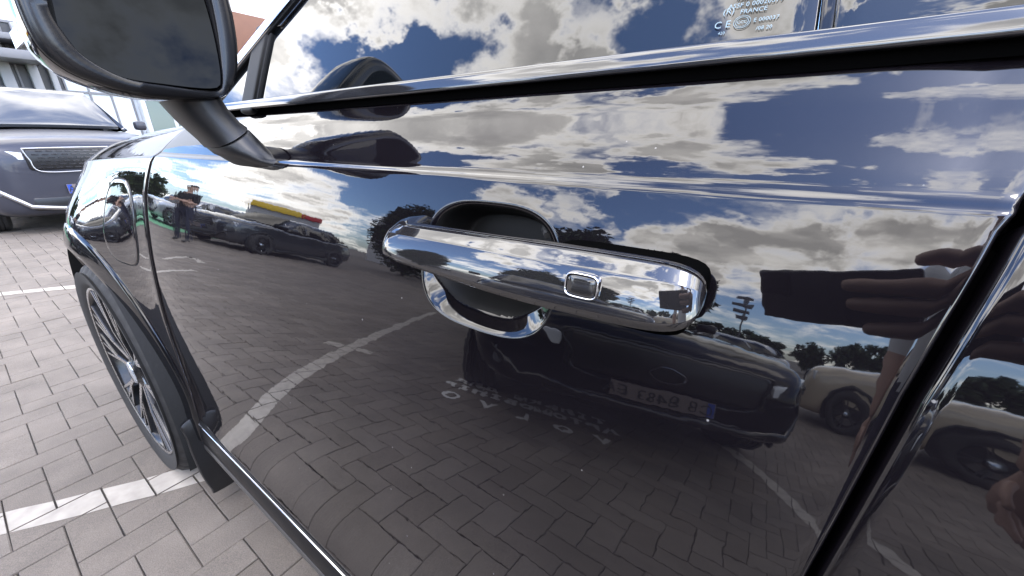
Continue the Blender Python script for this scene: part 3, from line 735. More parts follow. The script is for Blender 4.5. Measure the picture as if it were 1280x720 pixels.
def side_mirror():
    mr = empty('side_mirror', (0, 0, 0)); mr.parent = CAR; tag(mr, 'black door mirror on a matte arm')
    outl = [(.083, 1.218), (.085, 1.25), (.094, 1.30), (.12, 1.335), (.17, 1.35), (.23, 1.347), (.262, 1.325), (.2685, 1.27), (.266, 1.22), (.254, 1.180), (.229, 1.1575), (.172, 1.1535), (.139, 1.157), (.111, 1.1665), (.097, 1.1755), (.086, 1.192)]
    gl = [(.106, 1.235), (.1045, 1.222), (.1075, 1.208), (.117, 1.188), (.142, 1.1725), (.175, 1.1685), (.222, 1.1675), (.234, 1.180), (.2415, 1.23), (.243, 1.275), (.24, 1.31), (.22, 1.328), (.17, 1.332), (.13, 1.32), (.112, 1.28), (.108, 1.255)]
    A = np.array(spline(outl, 96, True)); G = np.array(spline(gl, 96, True)); c = A.mean(0)
    # resample both by angle about the centre so that rings match
    def byang(P):
        a = np.arctan2(P[:, 1] - c[1], P[:, 0] - c[0]); o = np.argsort(a); a = a[o]; r = np.hypot(*(P - c).T)[o]
        t = np.linspace(-math.pi, math.pi, 96, endpoint=False); return np.interp(t, np.r_[a - 2 * math.pi, a, a + 2 * math.pi], np.r_[r, r, r]), t
    ra, t = byang(A); rg, _ = byang(G)
    X0 = -.62
    def ring(x, s, sh=0., r=None):
        r = ra if r is None else r
        return [(x + .05 * (.18 - (c[0] + q * s * math.cos(k))) * .6, c[0] + q * s * math.cos(k) + sh, c[1] + q * s * math.sin(k)) for q, k in zip(r, t)]
    mid = rg * .35 + ra * .65
    loft('mirror_housing', [ring(-.776, .01, .02), ring(-.775, .10, .02), ring(-.768, .38, .018), ring(-.750, .62, .012), ring(-.722, .82, .006), ring(-.685, .95, .002), ring(-.650, .995), ring(-.628, 1.0), ring(-.617, .995), ring(-.612, .985)], PAINT, mr, False, True)
    loft('mirror_bezel', [ring(-.612, .980), ring(-.606, .968), ring(-.602, 1, r=mid), ring(-.601, 1.03, r=rg), ring(-.603, 1.008, r=rg), ring(-.612, .998, r=rg), ring(-.655, .99, r=rg)], MATTEB if False else mat('bezel_satin', (.012, .012, .013), .22), mr, False, True, 60)
    gt_ = lambda rr_: [(x - (z - 1.25) * .22 + (y - .17) * .2, y, z) for x, y, z in rr_]
    loft('mirror_glass', [gt_(ring(-.640, .99, r=rg)), gt_(ring(-.6275, .985, r=rg)), gt_(ring(-.6270, .975, r=rg))], [MGLASS], mr, True, False)
    # arm in two pieces with a seam, and the foot on the door shoulder
    def arm_ring(p, ax, a, b, k=28, n=2.6):
        ax = Vector(ax).normalized(); u = (Vector((1, 0, 0)) - ax * ax.x).normalized(); v = ax.cross(u); out = []
        for s in range(k):
            q = 2 * math.pi * s / k; cc, sn = math.cos(q), math.sin(q); r = (abs(cc) ** n + abs(sn) ** n) ** (-1 / n); out.append(tuple(Vector(p) + u * a * cc * r + v * b * sn * r))
        return out
    def arm_ring(cy, cz, wy, wz, hx, cx=-.655, k=32, n=2.5):
        # section: across vector (wy, wz) in the y-z plane, depth hx along the car
        out = []
        for q in range(k):
            a = 2 * math.pi * q / k; cc, sn = math.cos(a), math.sin(a); r = (abs(cc) ** n + abs(sn) ** n) ** (-1 / n); out.append((cx + hx * sn * r, cy + wy * cc * r, cz + wz * cc * r))
        return out
    loft('mirror_arm', [arm_ring(.214, 1.176, .031, .0, .054, -.672), arm_ring(.2165, 1.160, .029, .003, .050, -.670), arm_ring(.224, 1.142, .0255, .008, .046, -.665), arm_ring(.236, 1.122, .0215, .0125, .043, -.658), arm_ring(.2415, 1.1142, .0222, .0138, .045, -.655), arm_ring(.2422, 1.1130, .0205, .0125, .043, -.655)], MATTEB, mr, True, True, 50)
    loft('mirror_arm_base', [arm_ring(.2420, 1.1138, .0200, .0120, .042, -.655), arm_ring(.2440, 1.1112, .0215, .0132, .044, -.654), arm_ring(.250, 1.102, .0225, .0105, .046, -.650), arm_ring(.2565, 1.094, .0215, .006, .052, -.647), arm_ring(.262, 1.087, .0185, .004, .062, -.647), arm_ring(.268, 1.0815, .0165, .003, .076, -.640), arm_ring(.276, 1.074, .015, .002, .078, -.640)], MATTEB, mr, True, True)
    box('turn_lamp', -.70, -.64, .0845, .0865, 1.20, 1.215, mat('clear_lens', (.6, .6, .6), .1), mr)
side_mirror()

# rest of the shell: quarter panel, roof, windscreen, nose, tail, far side
def shell():
    # rear quarter with its arch
    us = np.linspace(0, 1, 50); P = np.zeros((50, 40, 3))
    for i, u in enumerate(us):
        x0 = .79 + u * (2.22 - .79); dx = x0 - RX; zb = max(.40, .385 + math.sqrt(max(0, .455 ** 2 - dx * dx))) if abs(dx) < .455 else .40
        for j in range(40):
            v = j / 39; z = zb + (1.147 - zb) * v; xb = .946 if z > .84 else .946 - .17 * math.sin(min(1, (.84 - z) / .44) * math.pi / 2)
            x = xb + u * (2.22 - xb); P[i, j] = (x, YR(x, z) + .5 * max(0, (x - 1.8) / .6) ** 2.2, z)
    patch('rear_quarter', P, PAINT, CAR, .004, .02, OUT)
    arch_trim(RX, lambda x, z: YR(x, z) + .5 * max(0, (x - 1.8) / .6) ** 2.2)
    # roof and windscreen
    P = np.zeros((30, 30, 3))
    for i, u in enumerate(np.linspace(0, 1, 30)):
        for j, v in enumerate(np.linspace(-1, 1, 30)):
            x = -.26 + u * 2.3 - .10 * (1 - v * v) * (1 - u) ; P[i, j] = (x, YC + v * (YC - .515), 1.615 + .075 * (1 - abs(v) ** 2.4) - .10 * max(0, (u - .5)) ** 2)
    patch('roof', P, PAINT, CAR, .01, .03, (.6, YC, 9))
    P = np.zeros((30, 30, 3))
    for i, u in enumerate(np.linspace(0, 1, 30)):
        for j, v in enumerate(np.linspace(-1, 1, 30)):
            z = 1.150 + u * .45 + .05 * (1 - v * v) * (.6 + .4 * u); xe = float(xA(1.15 + u * .45)) - .05; w = YC - (gy(1.15 + u * .45) + .035)
            P[i, j] = (xe - .17 * (1 - abs(v) ** 2.2) * (1 - .45 * u), YC + v * w, z)
    patch('windscreen', P, GLASS, CAR, .004, .01, (-4, YC, 4))
    for s in (0, 1):
        P = np.zeros((30, 8, 3))
        for i, u in enumerate(np.linspace(0, 1, 30)):
            z = 1.14 + u * .475; xa = float(xA(min(z, 1.6))); y0 = gy(z)
            for j, v in enumerate(np.linspace(0, 1, 8)):
                y = y0 - .008 + .045 * v; P[i, j] = (xa - .005 - .05 * v ** 1.4, y if s == 0 else 2 * YC - y, z + .012 * math.sin(v * math.pi))
        patch('windscreen_pillar', P, PAINT, CAR, .003, .012, (-2, -2 if s == 0 else 5, 2))
    # nose: bumper face, grille, lamps
    P = np.zeros((24, 40, 3))
    for i, u in enumerate(np.linspace(0, 1, 24)):
        for j, v in enumerate(np.linspace(-1, 1, 40)):
            z = .26 + .68 * u; P[i, j] = (-2.66 + .13 * abs(v) ** 3.4 + .10 * max(0, u - .5) ** 1.6 + .04 * max(0, .25 - u), YC + v * (YC - .46) , z)
    patch('front_bumper', P, PAINT, CAR, .01, .05, (-9, YC, .6))
    box('grille', -2.70, -2.66, YC - .42, YC + .42, .60, .86, GLOSSB, CAR, .01)
    for s in (-1, 1): box('headlight', -2.60, -2.52, YC + s * .70 - .14, YC + s * .70 + .14, .80, .92, mat('lamp_lens', (.55, .56, .58), .08), CAR, .02)
    P = np.zeros((20, 30, 3))
    for i, u in enumerate(np.linspace(0, 1, 20)):
        for j, v in enumerate(np.linspace(-1, 1, 30)):
            z = .30 + 1.31 * u; P[i, j] = (2.30 - .06 * abs(v) ** 3 - .42 * max(0, (u - .55) / .45) ** 1.3, YC + v * (YC - .30 - .27 * max(0, u - .6) / .4), z)
    patch('tailgate', P, PAINT, CAR, .01, .05, (9, YC, .6))
    for s in (-1, 1): box('tail_light', 2.16, 2.285, YC + s * .79 - .05, YC + s * .79 + .05, .85, 1.35, mat('tail_lens', (.35, .01, .01), .1), CAR, .015)
    # far side: mirrored copies of the near panels
    for o in list(CAR.children):
        if o.type == 'MESH' and o.name.split('.')[0] in ('front_fender', 'front_door', 'rear_door', 'rear_quarter', 'front_window', 'quarter_window', 'rear_window', 'rear_quarter_window', 'rear_pillar', 'sill_cover', 'centre_pillar_cover', 'rear_pillar_cover', 'arch_moulding', 'waist_moulding'):
            me = o.data.copy(); M4 = Matrix.Translation((0, 2 * YC, 0)) @ Matrix.Diagonal((1, -1, 1, 1)); me.transform(M4); me.flip_normals()
            c = bpy.data.objects.new(o.name.split('.')[0], me); COL.objects.link(c); c.parent = CAR
shell()
for o in list(CAR.children): o.matrix_parent_inverse = Matrix.Translation(-CAR.location)

# ------------------------------------------------------------------ other cars
def plate_obj(name, parent, M4, text, w=.52, h=.112):
    white = mat('plate_shaded_white', (.15, .125, .12), .45); blue = mat('plate_blue', (.02, .06, .32), .35); ink = mat('plate_ink', (.01, .01, .012), .5)  # plate white darkened: shade in front of the bumper put into the colour
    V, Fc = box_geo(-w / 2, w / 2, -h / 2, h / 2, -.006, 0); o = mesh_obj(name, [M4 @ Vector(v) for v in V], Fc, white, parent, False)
    V, Fc = box_geo(-w / 2 + .004, -w / 2 + .045, -h / 2 + .004, h / 2 - .004, 0, .002); mesh_obj('plate_band', [M4 @ Vector(v) for v in V], Fc, blue, o, False)
    _t = text_mesh('plate_lettering', text, .098, ink, o, M4 @ Matrix.Translation((.022, -.035, .003)), spacing=1.08); tag(_t, kind='stuff')
    text_mesh('plate_band_letters', 'UA', .028, white, o, M4 @ Matrix.Translation((-w / 2 + .0245, -.04, .0035)))
    return o
def make_car(name, label, loc, rz, paint, L=4.7, Wd=1.9, Ht=1.68, grille='dark', plate=None, wheel_style='five', rim=None, face=None, detail=False, group=None, hood=1.03, lift=0., trim=None, lights=(.6, .62, .65)):
    """Whole parked car. Local +X is the nose, local +Y its left side."""
    c = empty(name, loc, rz); tag(c, label, 'car', group)
    w = Wd / 2; xf, xr = L / 2, -L / 2; trim = trim or GLOSSB
    wf, wr_ = xf - .90, xr + .93; rt = .36
    belt_ = Ht - .60
    st = [  # x, width factor, bottom, top
        (xf, .62, .42, hood - .30), (xf - .02, .74, .30, hood - .20), (xf - .07, .86, .24, hood - .11), (xf - .18, .945, .21, hood - .05), (xf - .45, .985, .20, hood + .0), (xf - .90, 1.0, .20, hood + .035), (xf - 1.30, 1.0, .20, hood + .06), (xf - 1.45, 1.0, .20, belt_ - .0),
        (0, 1.0, .20, belt_ + .01), (xr + 1.2, 1.0, .20, belt_ + .03), (xr + .5, .985, .22, belt_ + .04), (xr + .16, .94, .26, belt_ + .02), (xr + .03, .86, .34, belt_ - .06), (xr, .74, .44, belt_ - .16)]
    rings = []
    for x, k, zb, zt in st:
        if x > xf - .6: zb += lift
        ww = w * k; zs = zt - .075; half = [(0, zb), (ww * .78, zb), (ww * .93, zb + .05), (ww * .985, zb + .16), (ww, .56), (ww * .992, .74), (ww * .985, zs - .10), (ww * .955, zs), (ww * .88, zt - .022), (ww * .70, zt + .004), (ww * .35, zt + .022), (0, zt + .027)]
        rings.append([(x, y, z) for y, z in half] + [(x, -y, z) for y, z in half[-2:0:-1]])
    body = loft('body', rings, paint, c, True, True)
    sb = body.modifiers.new('subdivision', 'SUBSURF'); sb.levels = 2; sb.render_levels = 2
    # cabin
    zt = Ht; xw0, xw1, xr1, xr0 = xf - 1.32, xf - 2.05, xr + .62, xr + .16
    bl = w * .90; tl = w * .68; zb = belt_ - .03
    low = [(xw0, 0, zb + .02), (xw0 - .10, bl * .72, zb), (xw0 - .34, bl, zb), (0, bl * 1.0, zb), (xr0 + .35, bl * .98, zb), (xr0 + .04, bl * .78, zb), (xr0, 0, zb)]
    top = [(xw1, 0, zt - .02), (xw1 - .03, tl * .70, zt - .03), (xw1 - .12, tl * .97, zt - .06), (-.1, tl, zt - .035), (xr1 + .22, tl * .97, zt - .07), (xr1 + .05, tl * .78, zt - .06), (xr1, 0, zt - .05)]
    full = lambda h_: [Vector(p) for p in h_] + [Vector((p[0], -p[1], p[2])) for p in h_[-2:0:-1]]
    lo, tp = full(low), full(top); n = len(lo); rg = []
    for t, inn in ((0, 0), (.5, .012), (.92, 0), (1.0, -.05)):
        rg.append([a.lerp(b, min(t, .97)) + Vector((0, (1 if a.y > 0 else -1 if a.y < 0 else 0) * inn, (.015 if t == 1 else 0))) for a, b in zip(lo, tp)])
    ce = Vector(((xw1 + xr1) / 2, 0, zt)); rg.append([p.lerp(ce, .45) + Vector((0, 0, .012)) for p in tp]); rg.append([p.lerp(ce, .97) + Vector((0, 0, .0)) for p in tp])
    cab = loft('cabin', [[tuple(p) for p in r] for r in rg], paint, c, True, True)
    sb = cab.modifiers.new('subdivision', 'SUBSURF'); sb.levels = 1; sb.render_levels = 2
    def pane(nm, q, off=.012, mt=GLASS):
        q = [Vector(p) for p in q]; nrm = (q[1] - q[0]).cross(q[3] - q[0]).normalized(); ctr = sum(q, Vector()) / 4
        if nrm.dot(ctr - Vector((0, 0, 1.0))) < 0: nrm = -nrm
        g = []
        for i in range(9):
            row = []
            for j in range(9):
                u, v = i / 8, j / 8; p = q[0].lerp(q[1], u).lerp(q[3].lerp(q[2], u), v); row.append(p + nrm * (off + .028 * (1 - (2 * u - 1) ** 2) * (.4 + .6 * (1 - (2 * v - 1) ** 2))))
            g.append(row)
        return patch(nm, g, mt, c, .004, .05, tuple(ctr + nrm * 5))
    ws = [(xw0 - .10, bl * .80, zb + .06), (xw0 - .10, -bl * .80, zb + .06), (xw1 - .02, -tl * .84, zt - .075), (xw1 - .02, tl * .84, zt - .075)]
    pane('windshield', ws, .055, mat('sky_sheen_windscreen', (.06, .062, .066), .03, ior=1.9) if name == 'grey_car' else GLASS)  # grey car: pale sky reflection put into the windscreen colour
    pane('rear_window', [(xr0 + .03, -bl * .74, zb + .10), (xr0 + .03, bl * .74, zb + .10), (xr1 + .03, tl * .72, zt - .13), (xr1 + .03, -tl * .72, zt - .13)], .03)
    for s in (1, -1):
        def sp(x, v): return (x, s * (bl + (tl - bl) * v) * 1.0, zb + .05 + (zt - .12 - zb - .05) * v)
        xa0, xa1 = xw0 - .42, xw1 - .16
        pane('side_window', [sp(xa0, .0), sp(-.02, .0), sp(-.02, .96), sp(xa1, .96)], .008)
        pane('side_window', [sp(-.09, .0), sp(xr0 + 1.05, .0), sp(xr1 + .80, .96), sp(-.09, .96)], .008)
        pane('side_window', [sp(xr0 + .98, .0), sp(xr0 + .42, .12), sp(xr1 + .28, .9), sp(xr1 + .73, .94)], .008)
        # cladding, arches, wheels
        for wx in (wf, wr_):
            V, Fc = [], []; pr = [(.0, -.004), (.395, -.004), (.40, .012), (.425, .016), (.445, .006)]; na = 28
            for a in range(na):
                t = R(-35 + 250 * a / (na - 1))
                for r, o in pr: V.append((wx + r * math.cos(t), s * (w * .995 + o), max(.20, rt + r * math.sin(t))))
            k = len(pr)
            for a in range(na - 1):
                for q in range(k - 1): Fc.append((a * k + q, a * k + q + 1, (a + 1) * k + q + 1, (a + 1) * k + q))
            mesh_obj('wheel_arch', V, Fc, MATTEB, c, True, 40)
            make_wheel(c, (wx, s * (w - .075), rt), 0, rt, .245, .22, False, -s, 'wheel', wheel_style, rim, face)
        box('sill', wr_ + .45, wf - .45, s * w - .03, s * w + .012, .19, .30, MATTEB, c, .01)
        box('side_mirror', xw0 - .55, xw0 - .40, s * (w + .02), s * (w + .17), belt_ + .03, belt_ + .17, paint, c, .035)
        for hx in (.05, -.95): box('door_handle', hx, hx + .2, s * w * .985 - .01, s * w * .985 + .03, belt_ - .20, belt_ - .165, paint, c, .01)
        # lamps
        hl = [(xf - .05, s * w * .50, hood - .20), (xf - .26, s * w * .905, hood - .13), (xf - .26, s * w * .905, hood - .25), (xf - .045, s * w * .50, hood - .27)]
        q = [Vector(p) + Vector((.045, s * .035, 0)) for p in hl]; g = [[q[0].lerp(q[1], i / 6).lerp(q[3].lerp(q[2], i / 6), j / 4) + Vector((.02 * math.sin(i / 6 * math.pi), s * .025 * math.sin(i / 6 * math.pi), 0)) for j in range(5)] for i in range(7)]
        hlo = patch('headlight', g, mat('lamp_glass_%d' % int(lights[0] * 100), lights, .06, ior=1.6), c, .006, .05, (9, 0, .8))
        box('tail_light', xr + .0, xr + .14, s * w * .62 - .14, s * w * .62 + .14, belt_ - .30, belt_ - .14, mat('tail_lens', (.35, .01, .01), .1), c, .02)
    gt, gb = hood - .15, hood - .40
    gw = .50
    box('grille', xf - .05, xf + .018, -gw, gw, gb, gt, mat('grille_black', (.010, .010, .011), .35), c, .03)
    if grille == 'mesh':
        g = []
        for r in range(6):
            z = gb + .03 + r * (gt - gb - .06) / 5
            for q in range(11):
                y = -gw + .06 + (q + (.5 if r % 2 else 0)) * (2 * gw - .12) / 11
                g.append(box_geo(xf + .018, xf + .026, y, y + .055, z - .006, z + .006))
        joined('grille_mesh', g, DCHROME, c, False)
    elif grille == 'bars':
        for r in range(4): box('grille_bar', xf + .01, xf + .026, -gw + .03, gw - .03, gb + .035 + r * .058, gb + .05 + r * .058, DCHROME, c, .004)
    tube('grille_frame', [(xf + .02, y, z) for y, z in spline([(-gw, gt), (0, gt + .01), (gw, gt), (gw - .03, (gt + gb) / 2), (gw - .09, gb - .01), (0, gb - .02), (-gw + .09, gb - .01), (-gw + .03, (gt + gb) / 2), (-gw, gt)], 60)], .007, trim, c, 8)
    box('lower_intake', xf - .12, xf - .002, -.58, .58, .30 + lift * .8, .47, mat('grille_black', (.010, .010, .011), .35), c, .03)
    for s in (-1, 1):
        tube('bumper_trim', [(xf - .10, s * .84, .60), (xf - .015, s * .70, .46), (xf + .012, s * .60, .36 + lift), (xf + .015, s * .35, .315 + lift), (xf + .015, .0, .31 + lift)], .026, trim, c, 8)
        box('fog_lamp_recess', xf - .22, xf - .055, s * .72 - .11, s * .72 + .11, .48, .64, mat('lamp_glass_dark', (.10, .11, .13), .1), c, .03)
    if plate:
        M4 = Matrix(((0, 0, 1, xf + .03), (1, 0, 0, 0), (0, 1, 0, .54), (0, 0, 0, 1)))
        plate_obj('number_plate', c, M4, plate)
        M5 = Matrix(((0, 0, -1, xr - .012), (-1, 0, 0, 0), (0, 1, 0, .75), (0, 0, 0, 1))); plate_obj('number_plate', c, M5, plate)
    return c
P_GREYB = mat('grey_blue_metallic', (.045, .046, .058), .3, metal=.2, ior=1.35, coat=.25, noise=(3, .06))
P_BLACK2 = mat('black_paint_plain', (.004, .004, .007), .06, ior=1.33)
P_BEIGE = mat('beige_metallic', (.50, .42, .31), .3, metal=.15, coat=1)
P_GRAPH = mat('graphite_metallic', (.05, .054, .062), .2, metal=.5, coat=1)
P_SILV = mat('silver_metallic', (.42, .43, .44), .25, metal=.6, coat=1)
SATIN = mat('satin_silver', (.55, .55, .56), .3, metal=1)
# grey-blue car facing us at the left
gcar = make_car('grey_car', 'grey blue car parked nose on behind the black fender at the left', (-9.80, 1.12, 0), 0, P_GREYB, L=4.75, Wd=1.92, Ht=1.84, grille='mesh', plate='АІ 5318 МС', hood=1.17, trim=SATIN)
# black car opposite the door
BD = Vector((-BAY.x, -BAY.y, 0)); ang_b = math.atan2(BD.y, BD.x)
fc = Vector((-.30, -1.48, 0)); cc_ = fc - BD * 2.35
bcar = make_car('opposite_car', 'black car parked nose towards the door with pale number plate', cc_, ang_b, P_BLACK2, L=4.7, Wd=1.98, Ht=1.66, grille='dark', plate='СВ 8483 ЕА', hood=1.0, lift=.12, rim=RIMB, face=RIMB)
eb = tube('grille_badge', [bcar.matrix_basis.inverted() @ (bcar.matrix_basis @ Vector((2.385, .085 * math.cos(a), .70 + .05 * math.sin(a)))) for a in np.linspace(0, 2 * math.pi, 25)], .005, DCHROME, bcar, 6)
# beige car further right
make_car('beige_car', 'beige car with black wheels parked side on, behind the photographer', (3.25, -5.65, 0), math.atan2(-.25, -.97), P_BEIGE, L=4.7, Wd=1.9, Ht=1.70, rim=RIMB, face=mat('dark_alloy', (.08, .08, .08), .4, metal=.7), hood=1.05, plate='АА 2196 ОК')
# graphite cars behind the standing man
make_car('graphite_car', 'dark graphite car behind the man in the black cap', (-11.9, -5.2, 0), math.atan2(.93, .36), P_GRAPH, L=4.7, Wd=1.92, Ht=1.66, rim=RIMB, face=RIMB, hood=1.05, plate='АІ 7702 КХ', grille='bars')
make_car('silver_car', 'pale silver car parked beyond the graphite one', (-16.6, -4.6, 0), math.atan2(.95, .32), P_SILV, L=4.6, Wd=1.88, Ht=1.60, hood=1.0, plate='КА 4410 ВТ')
make_car('silver_car', 'silver car parked behind the black car opposite the door', (-1.2, -13.5, 0), math.atan2(.3, -.95), P_SILV, L=4.6, Wd=1.88, Ht=1.55, hood=1.0)
make_car('white_car', 'white car parked far behind beside the tall round tree', (-17.5, -17.0, 0), math.atan2(.80, .60), mat('white_paint', (.7, .7, .7), .2, coat=1), L=4.6, Wd=1.88, Ht=1.60, hood=1.0)

# ------------------------------------------------------------------ trees, hedges
LEAF = []
for i, cl in enumerate(((.030, .050, .018), (.045, .070, .022), (.022, .040, .016))): LEAF.append(mat('leaf_%d' % i, cl, .6, noise=(2, .3)))
BARK = mat('bark', (.07, .055, .04), .9, noise=(12, .4), bump=(30, .6, .02))
def make_tree(name, label, loc, height, cr, trunk_h, n=2600, shape='round', leaf=.13, seed=1, group=None):
    rr = random.Random(seed); t = empty(name, loc); tag(t, label, 'tree', group)
    geos = [tube_geo([(0, 0, -.1), (.05, .02, trunk_h * .5), (0, .05, trunk_h), (.05, 0, height * .75)], [height * .028, height * .022, height * .018, height * .006], 8, roundcap=False)]
    for k in range(7):
        a = rr.uniform(0, 6.28); z0 = trunk_h * rr.uniform(.7, 1.4); e = rr.uniform(.4, .8) * cr
        geos.append(tube_geo([(0, 0, z0), (e * .5 * math.cos(a), e * .5 * math.sin(a), z0 + e * .6), (e * math.cos(a), e * math.sin(a), z0 + e * 1.1)], [height * .012, height * .008, height * .003], 6, roundcap=False))
    joined('trunk', geos, BARK, t)
    clumps = []
    zc, hz = (trunk_h + height) / 2, (height - trunk_h) / 2
    for k in range(int(26 + n / 90)):
        while True:
            p = Vector((rr.uniform(-1, 1), rr.uniform(-1, 1), rr.uniform(-1, 1)))
            if .35 < p.length < 1: break
        wz = 1.0 if shape == 'round' else (1 - .55 * max(0, p.z))
        clumps.append((Vector((p.x * cr * wz, p.y * cr * wz, zc + p.z * hz)), cr * rr.uniform(.2, .38)))
    V, Fc, mi = [], [], []
    for k in range(n):
        c, r = clumps[rr.randrange(len(clumps))]
        d = Vector((rr.gauss(0, 1), rr.gauss(0, 1), rr.gauss(0, 1))).normalized() * r * rr.uniform(.45, 1.05); p = c + d
        u = Vector((rr.gauss(0, 1), rr.gauss(0, 1), rr.gauss(0, 1))).normalized(); v = u.orthogonal().normalized(); s = leaf * rr.uniform(.6, 1.5)
        b = len(V); V += [p - u * s, p + v * s * .5, p + u * s, p - v * s * .5]; Fc.append((b, b + 1, b + 2, b + 3)); mi.append(rr.randrange(3))
    o = mesh_obj('crown', V, Fc, LEAF, t, False); o.data.polygons.foreach_set('material_index', mi); return t
make_tree('round_tree', 'tall dense dark tree beside the far end of the parked row', (-14.5, -12.3, 0), 6.0, 1.6, .35, 26000, 'round', .11, 1)
make_tree('round_tree', 'broad dark tree standing straight out behind the door handle', (-8.2, -17.5, 0), 8.0, 2.4, 1.2, 16000, 'round', .2, 2)
make_tree('round_tree', 'second broad dark tree right of the one behind the handle', (-4.4, -19.5, 0), 7.6, 2.2, 1.2, 14000, 'round', .2, 3)
ORD = ['first', 'second', 'third', 'fourth', 'fifth', 'sixth', 'seventh', 'eighth', 'ninth']
for k in range(9):
    make_tree('far_tree', ORD[k] + ' tree from the left in the low line straight out from the door', (-6 + k * 3.6 + random.uniform(-.8, .8), -33 + random.uniform(-2, 2) - .4 * k, 0), random.uniform(3.2, 5.4), random.uniform(1.5, 2.3), .6, 1500, 'round', .26, 20 + k, 'far trees beyond the lot')
for k in range(8):
    make_tree('border_tree', ORD[k] + ' nearest tree in the row beyond the pale parked cars', (-46 - k * 2.6, -9.0 + k * 1.6, 0), random.uniform(3.6, 5), random.uniform(1.6, 2.2), .5, 1300, 'round', .3, 40 + k, 'trees beyond the pale cars')

# ------------------------------------------------------------------ buildings and posts in the distance
def yellow_shop():
    b = empty('yellow_shop', (-37.2, -17.6, 0), math.atan2(-4.6, 2.3)); tag(b, 'low shop with long yellow fascia and red end beyond the parked row', 'building')
    L = 5.4
    box('wall', -L / 2, L / 2, -2, 2, 0, 3.7, mat('shop_wall', (.35, .35, .36), .8, noise=(1, .1)), b)
    box('fascia', -L / 2 - .1, L / 2 - 1.6, -2.25, 2.25, 3.7, 4.5, mat('yellow_sheet', (.75, .50, .03), .5, noise=(1, .08)), b, .03)
    box('red_fascia', L / 2 - 1.58, L / 2 + .1, -2.25, 2.25, 3.75, 4.42, mat('red_sheet', (.45, .02, .02), .5), b, .03)
    for k in range(4):
        for s in (-1, 1): box('window', -L / 2 + .4 + k * 1.3, -L / 2 + 1.4 + k * 1.3, s * 2.03 - .03, s * 2.03 + .03, .6, 2.8, GLASS, b)
yellow_shop()
def office():
    b = empty('office_block', (-33, -27, 0), .9); tag(b, 'pale grey office block right of the yellow shop', 'building')
    box('wall', -2.4, 2.4, -2, 2, 0, 8.2, mat('office_wall', (.42, .42, .43), .8, noise=(1, .1)), b)
    for r in range(4):
        for k in range(4):
            for s in (-1, 1): box('window', -2.1 + k * 1.1, -1.25 + k * 1.1, s * 2.02 - .02, s * 2.02 + .02, .8 + r * 1.9, 2.1 + r * 1.9, GLASS, b)
office()
def lamp_mast():
    b = empty('sign_mast', (-.6, -26, 0)); tag(b, 'thin mast with small panels rising from the far tree line', 'mast')
    g = mat('mast_grey', (.10, .10, .11), .5, metal=.5)
    tube('pole', [(0, 0, 0), (0, 0, 6.4)], .07, g, b, 8)
    for z, w in ((6.2, .5), (5.4, .7), (4.7, .55), (4.1, .4)): box('panel', -w, w * .6, -.06, .06, z - .18, z + .18, g, b, .01)
lamp_mast()
def showroom():
    b = empty('showroom', (-24, 3.5, 0)); tag(b, 'white glazed showroom building with brown cladding at the left', 'building')
    wall = mat('showroom_white', (.72, .72, .72), .5, noise=(1, .05)); br = mat('brown_cladding', (.17, .075, .042), .6, noise=(3, .15)); fr = mat('mullion_grey', (.16, .16, .17), .4)
    gl = mat('pale_glazing', (.55, .58, .6), .08, ior=1.6); dk = mat('dark_bay', (.05, .05, .055), .4)
    box('wall', -1.0, 0, -6, 16, 0, 9.5, wall, b)
    k = 0; y = -3.0
    while y < 12.4:
        wd = .62 if y > .2 else 1.1
        box('mullion', 0, .10, y - .028, y + .028, 0, 5.0, fr, b); box('glass_pane', .0, .03, y + .03, y + wd - .03, .25, 5.0, gl if y > .15 else dk, b); y += wd
    for z in (.2, 2.9, 5.05): box('transom', .002, .09, -3.0, 12.4, z - .04, z + .04, fr, b)
    for y0, y1 in ((-2.2, -1.7), (-1.25, -.95), (-.55, -.3), (-.05, .12)): box('column', .05, .40, y0, y1, 0, 5.0, mat('column_grey', (.30, .30, .31), .6), b, .03)
    box('warm_panel', .12, .2, -.92, -.6, 1.4, 2.6, mat('cream_panel', (.62, .55, .36), .6), b)
    box('canopy', 0, 1.6, -3.4, -.2, 3.7, 4.0, fr, b, .03)
    box('canopy', 0, 1.4, -3.4, .1, 4.3, 4.5, fr, b, .03)
    box('cladding', .02, .35, 6.2, 12.6, 4.9, 6.9, br, b, .01)
    box('entrance_frame', .05, .6, 2.3, 4.3, 0, 3.2, mat('pale_frame', (.55, .56, .56), .5), b, .02)
    for y in (2.45, 3.4): box('entrance_door', .6, .66, y, y + .8, .05, 2.9, mat('door_glass_green', (.10, .14, .13), .1), b)
showroom()

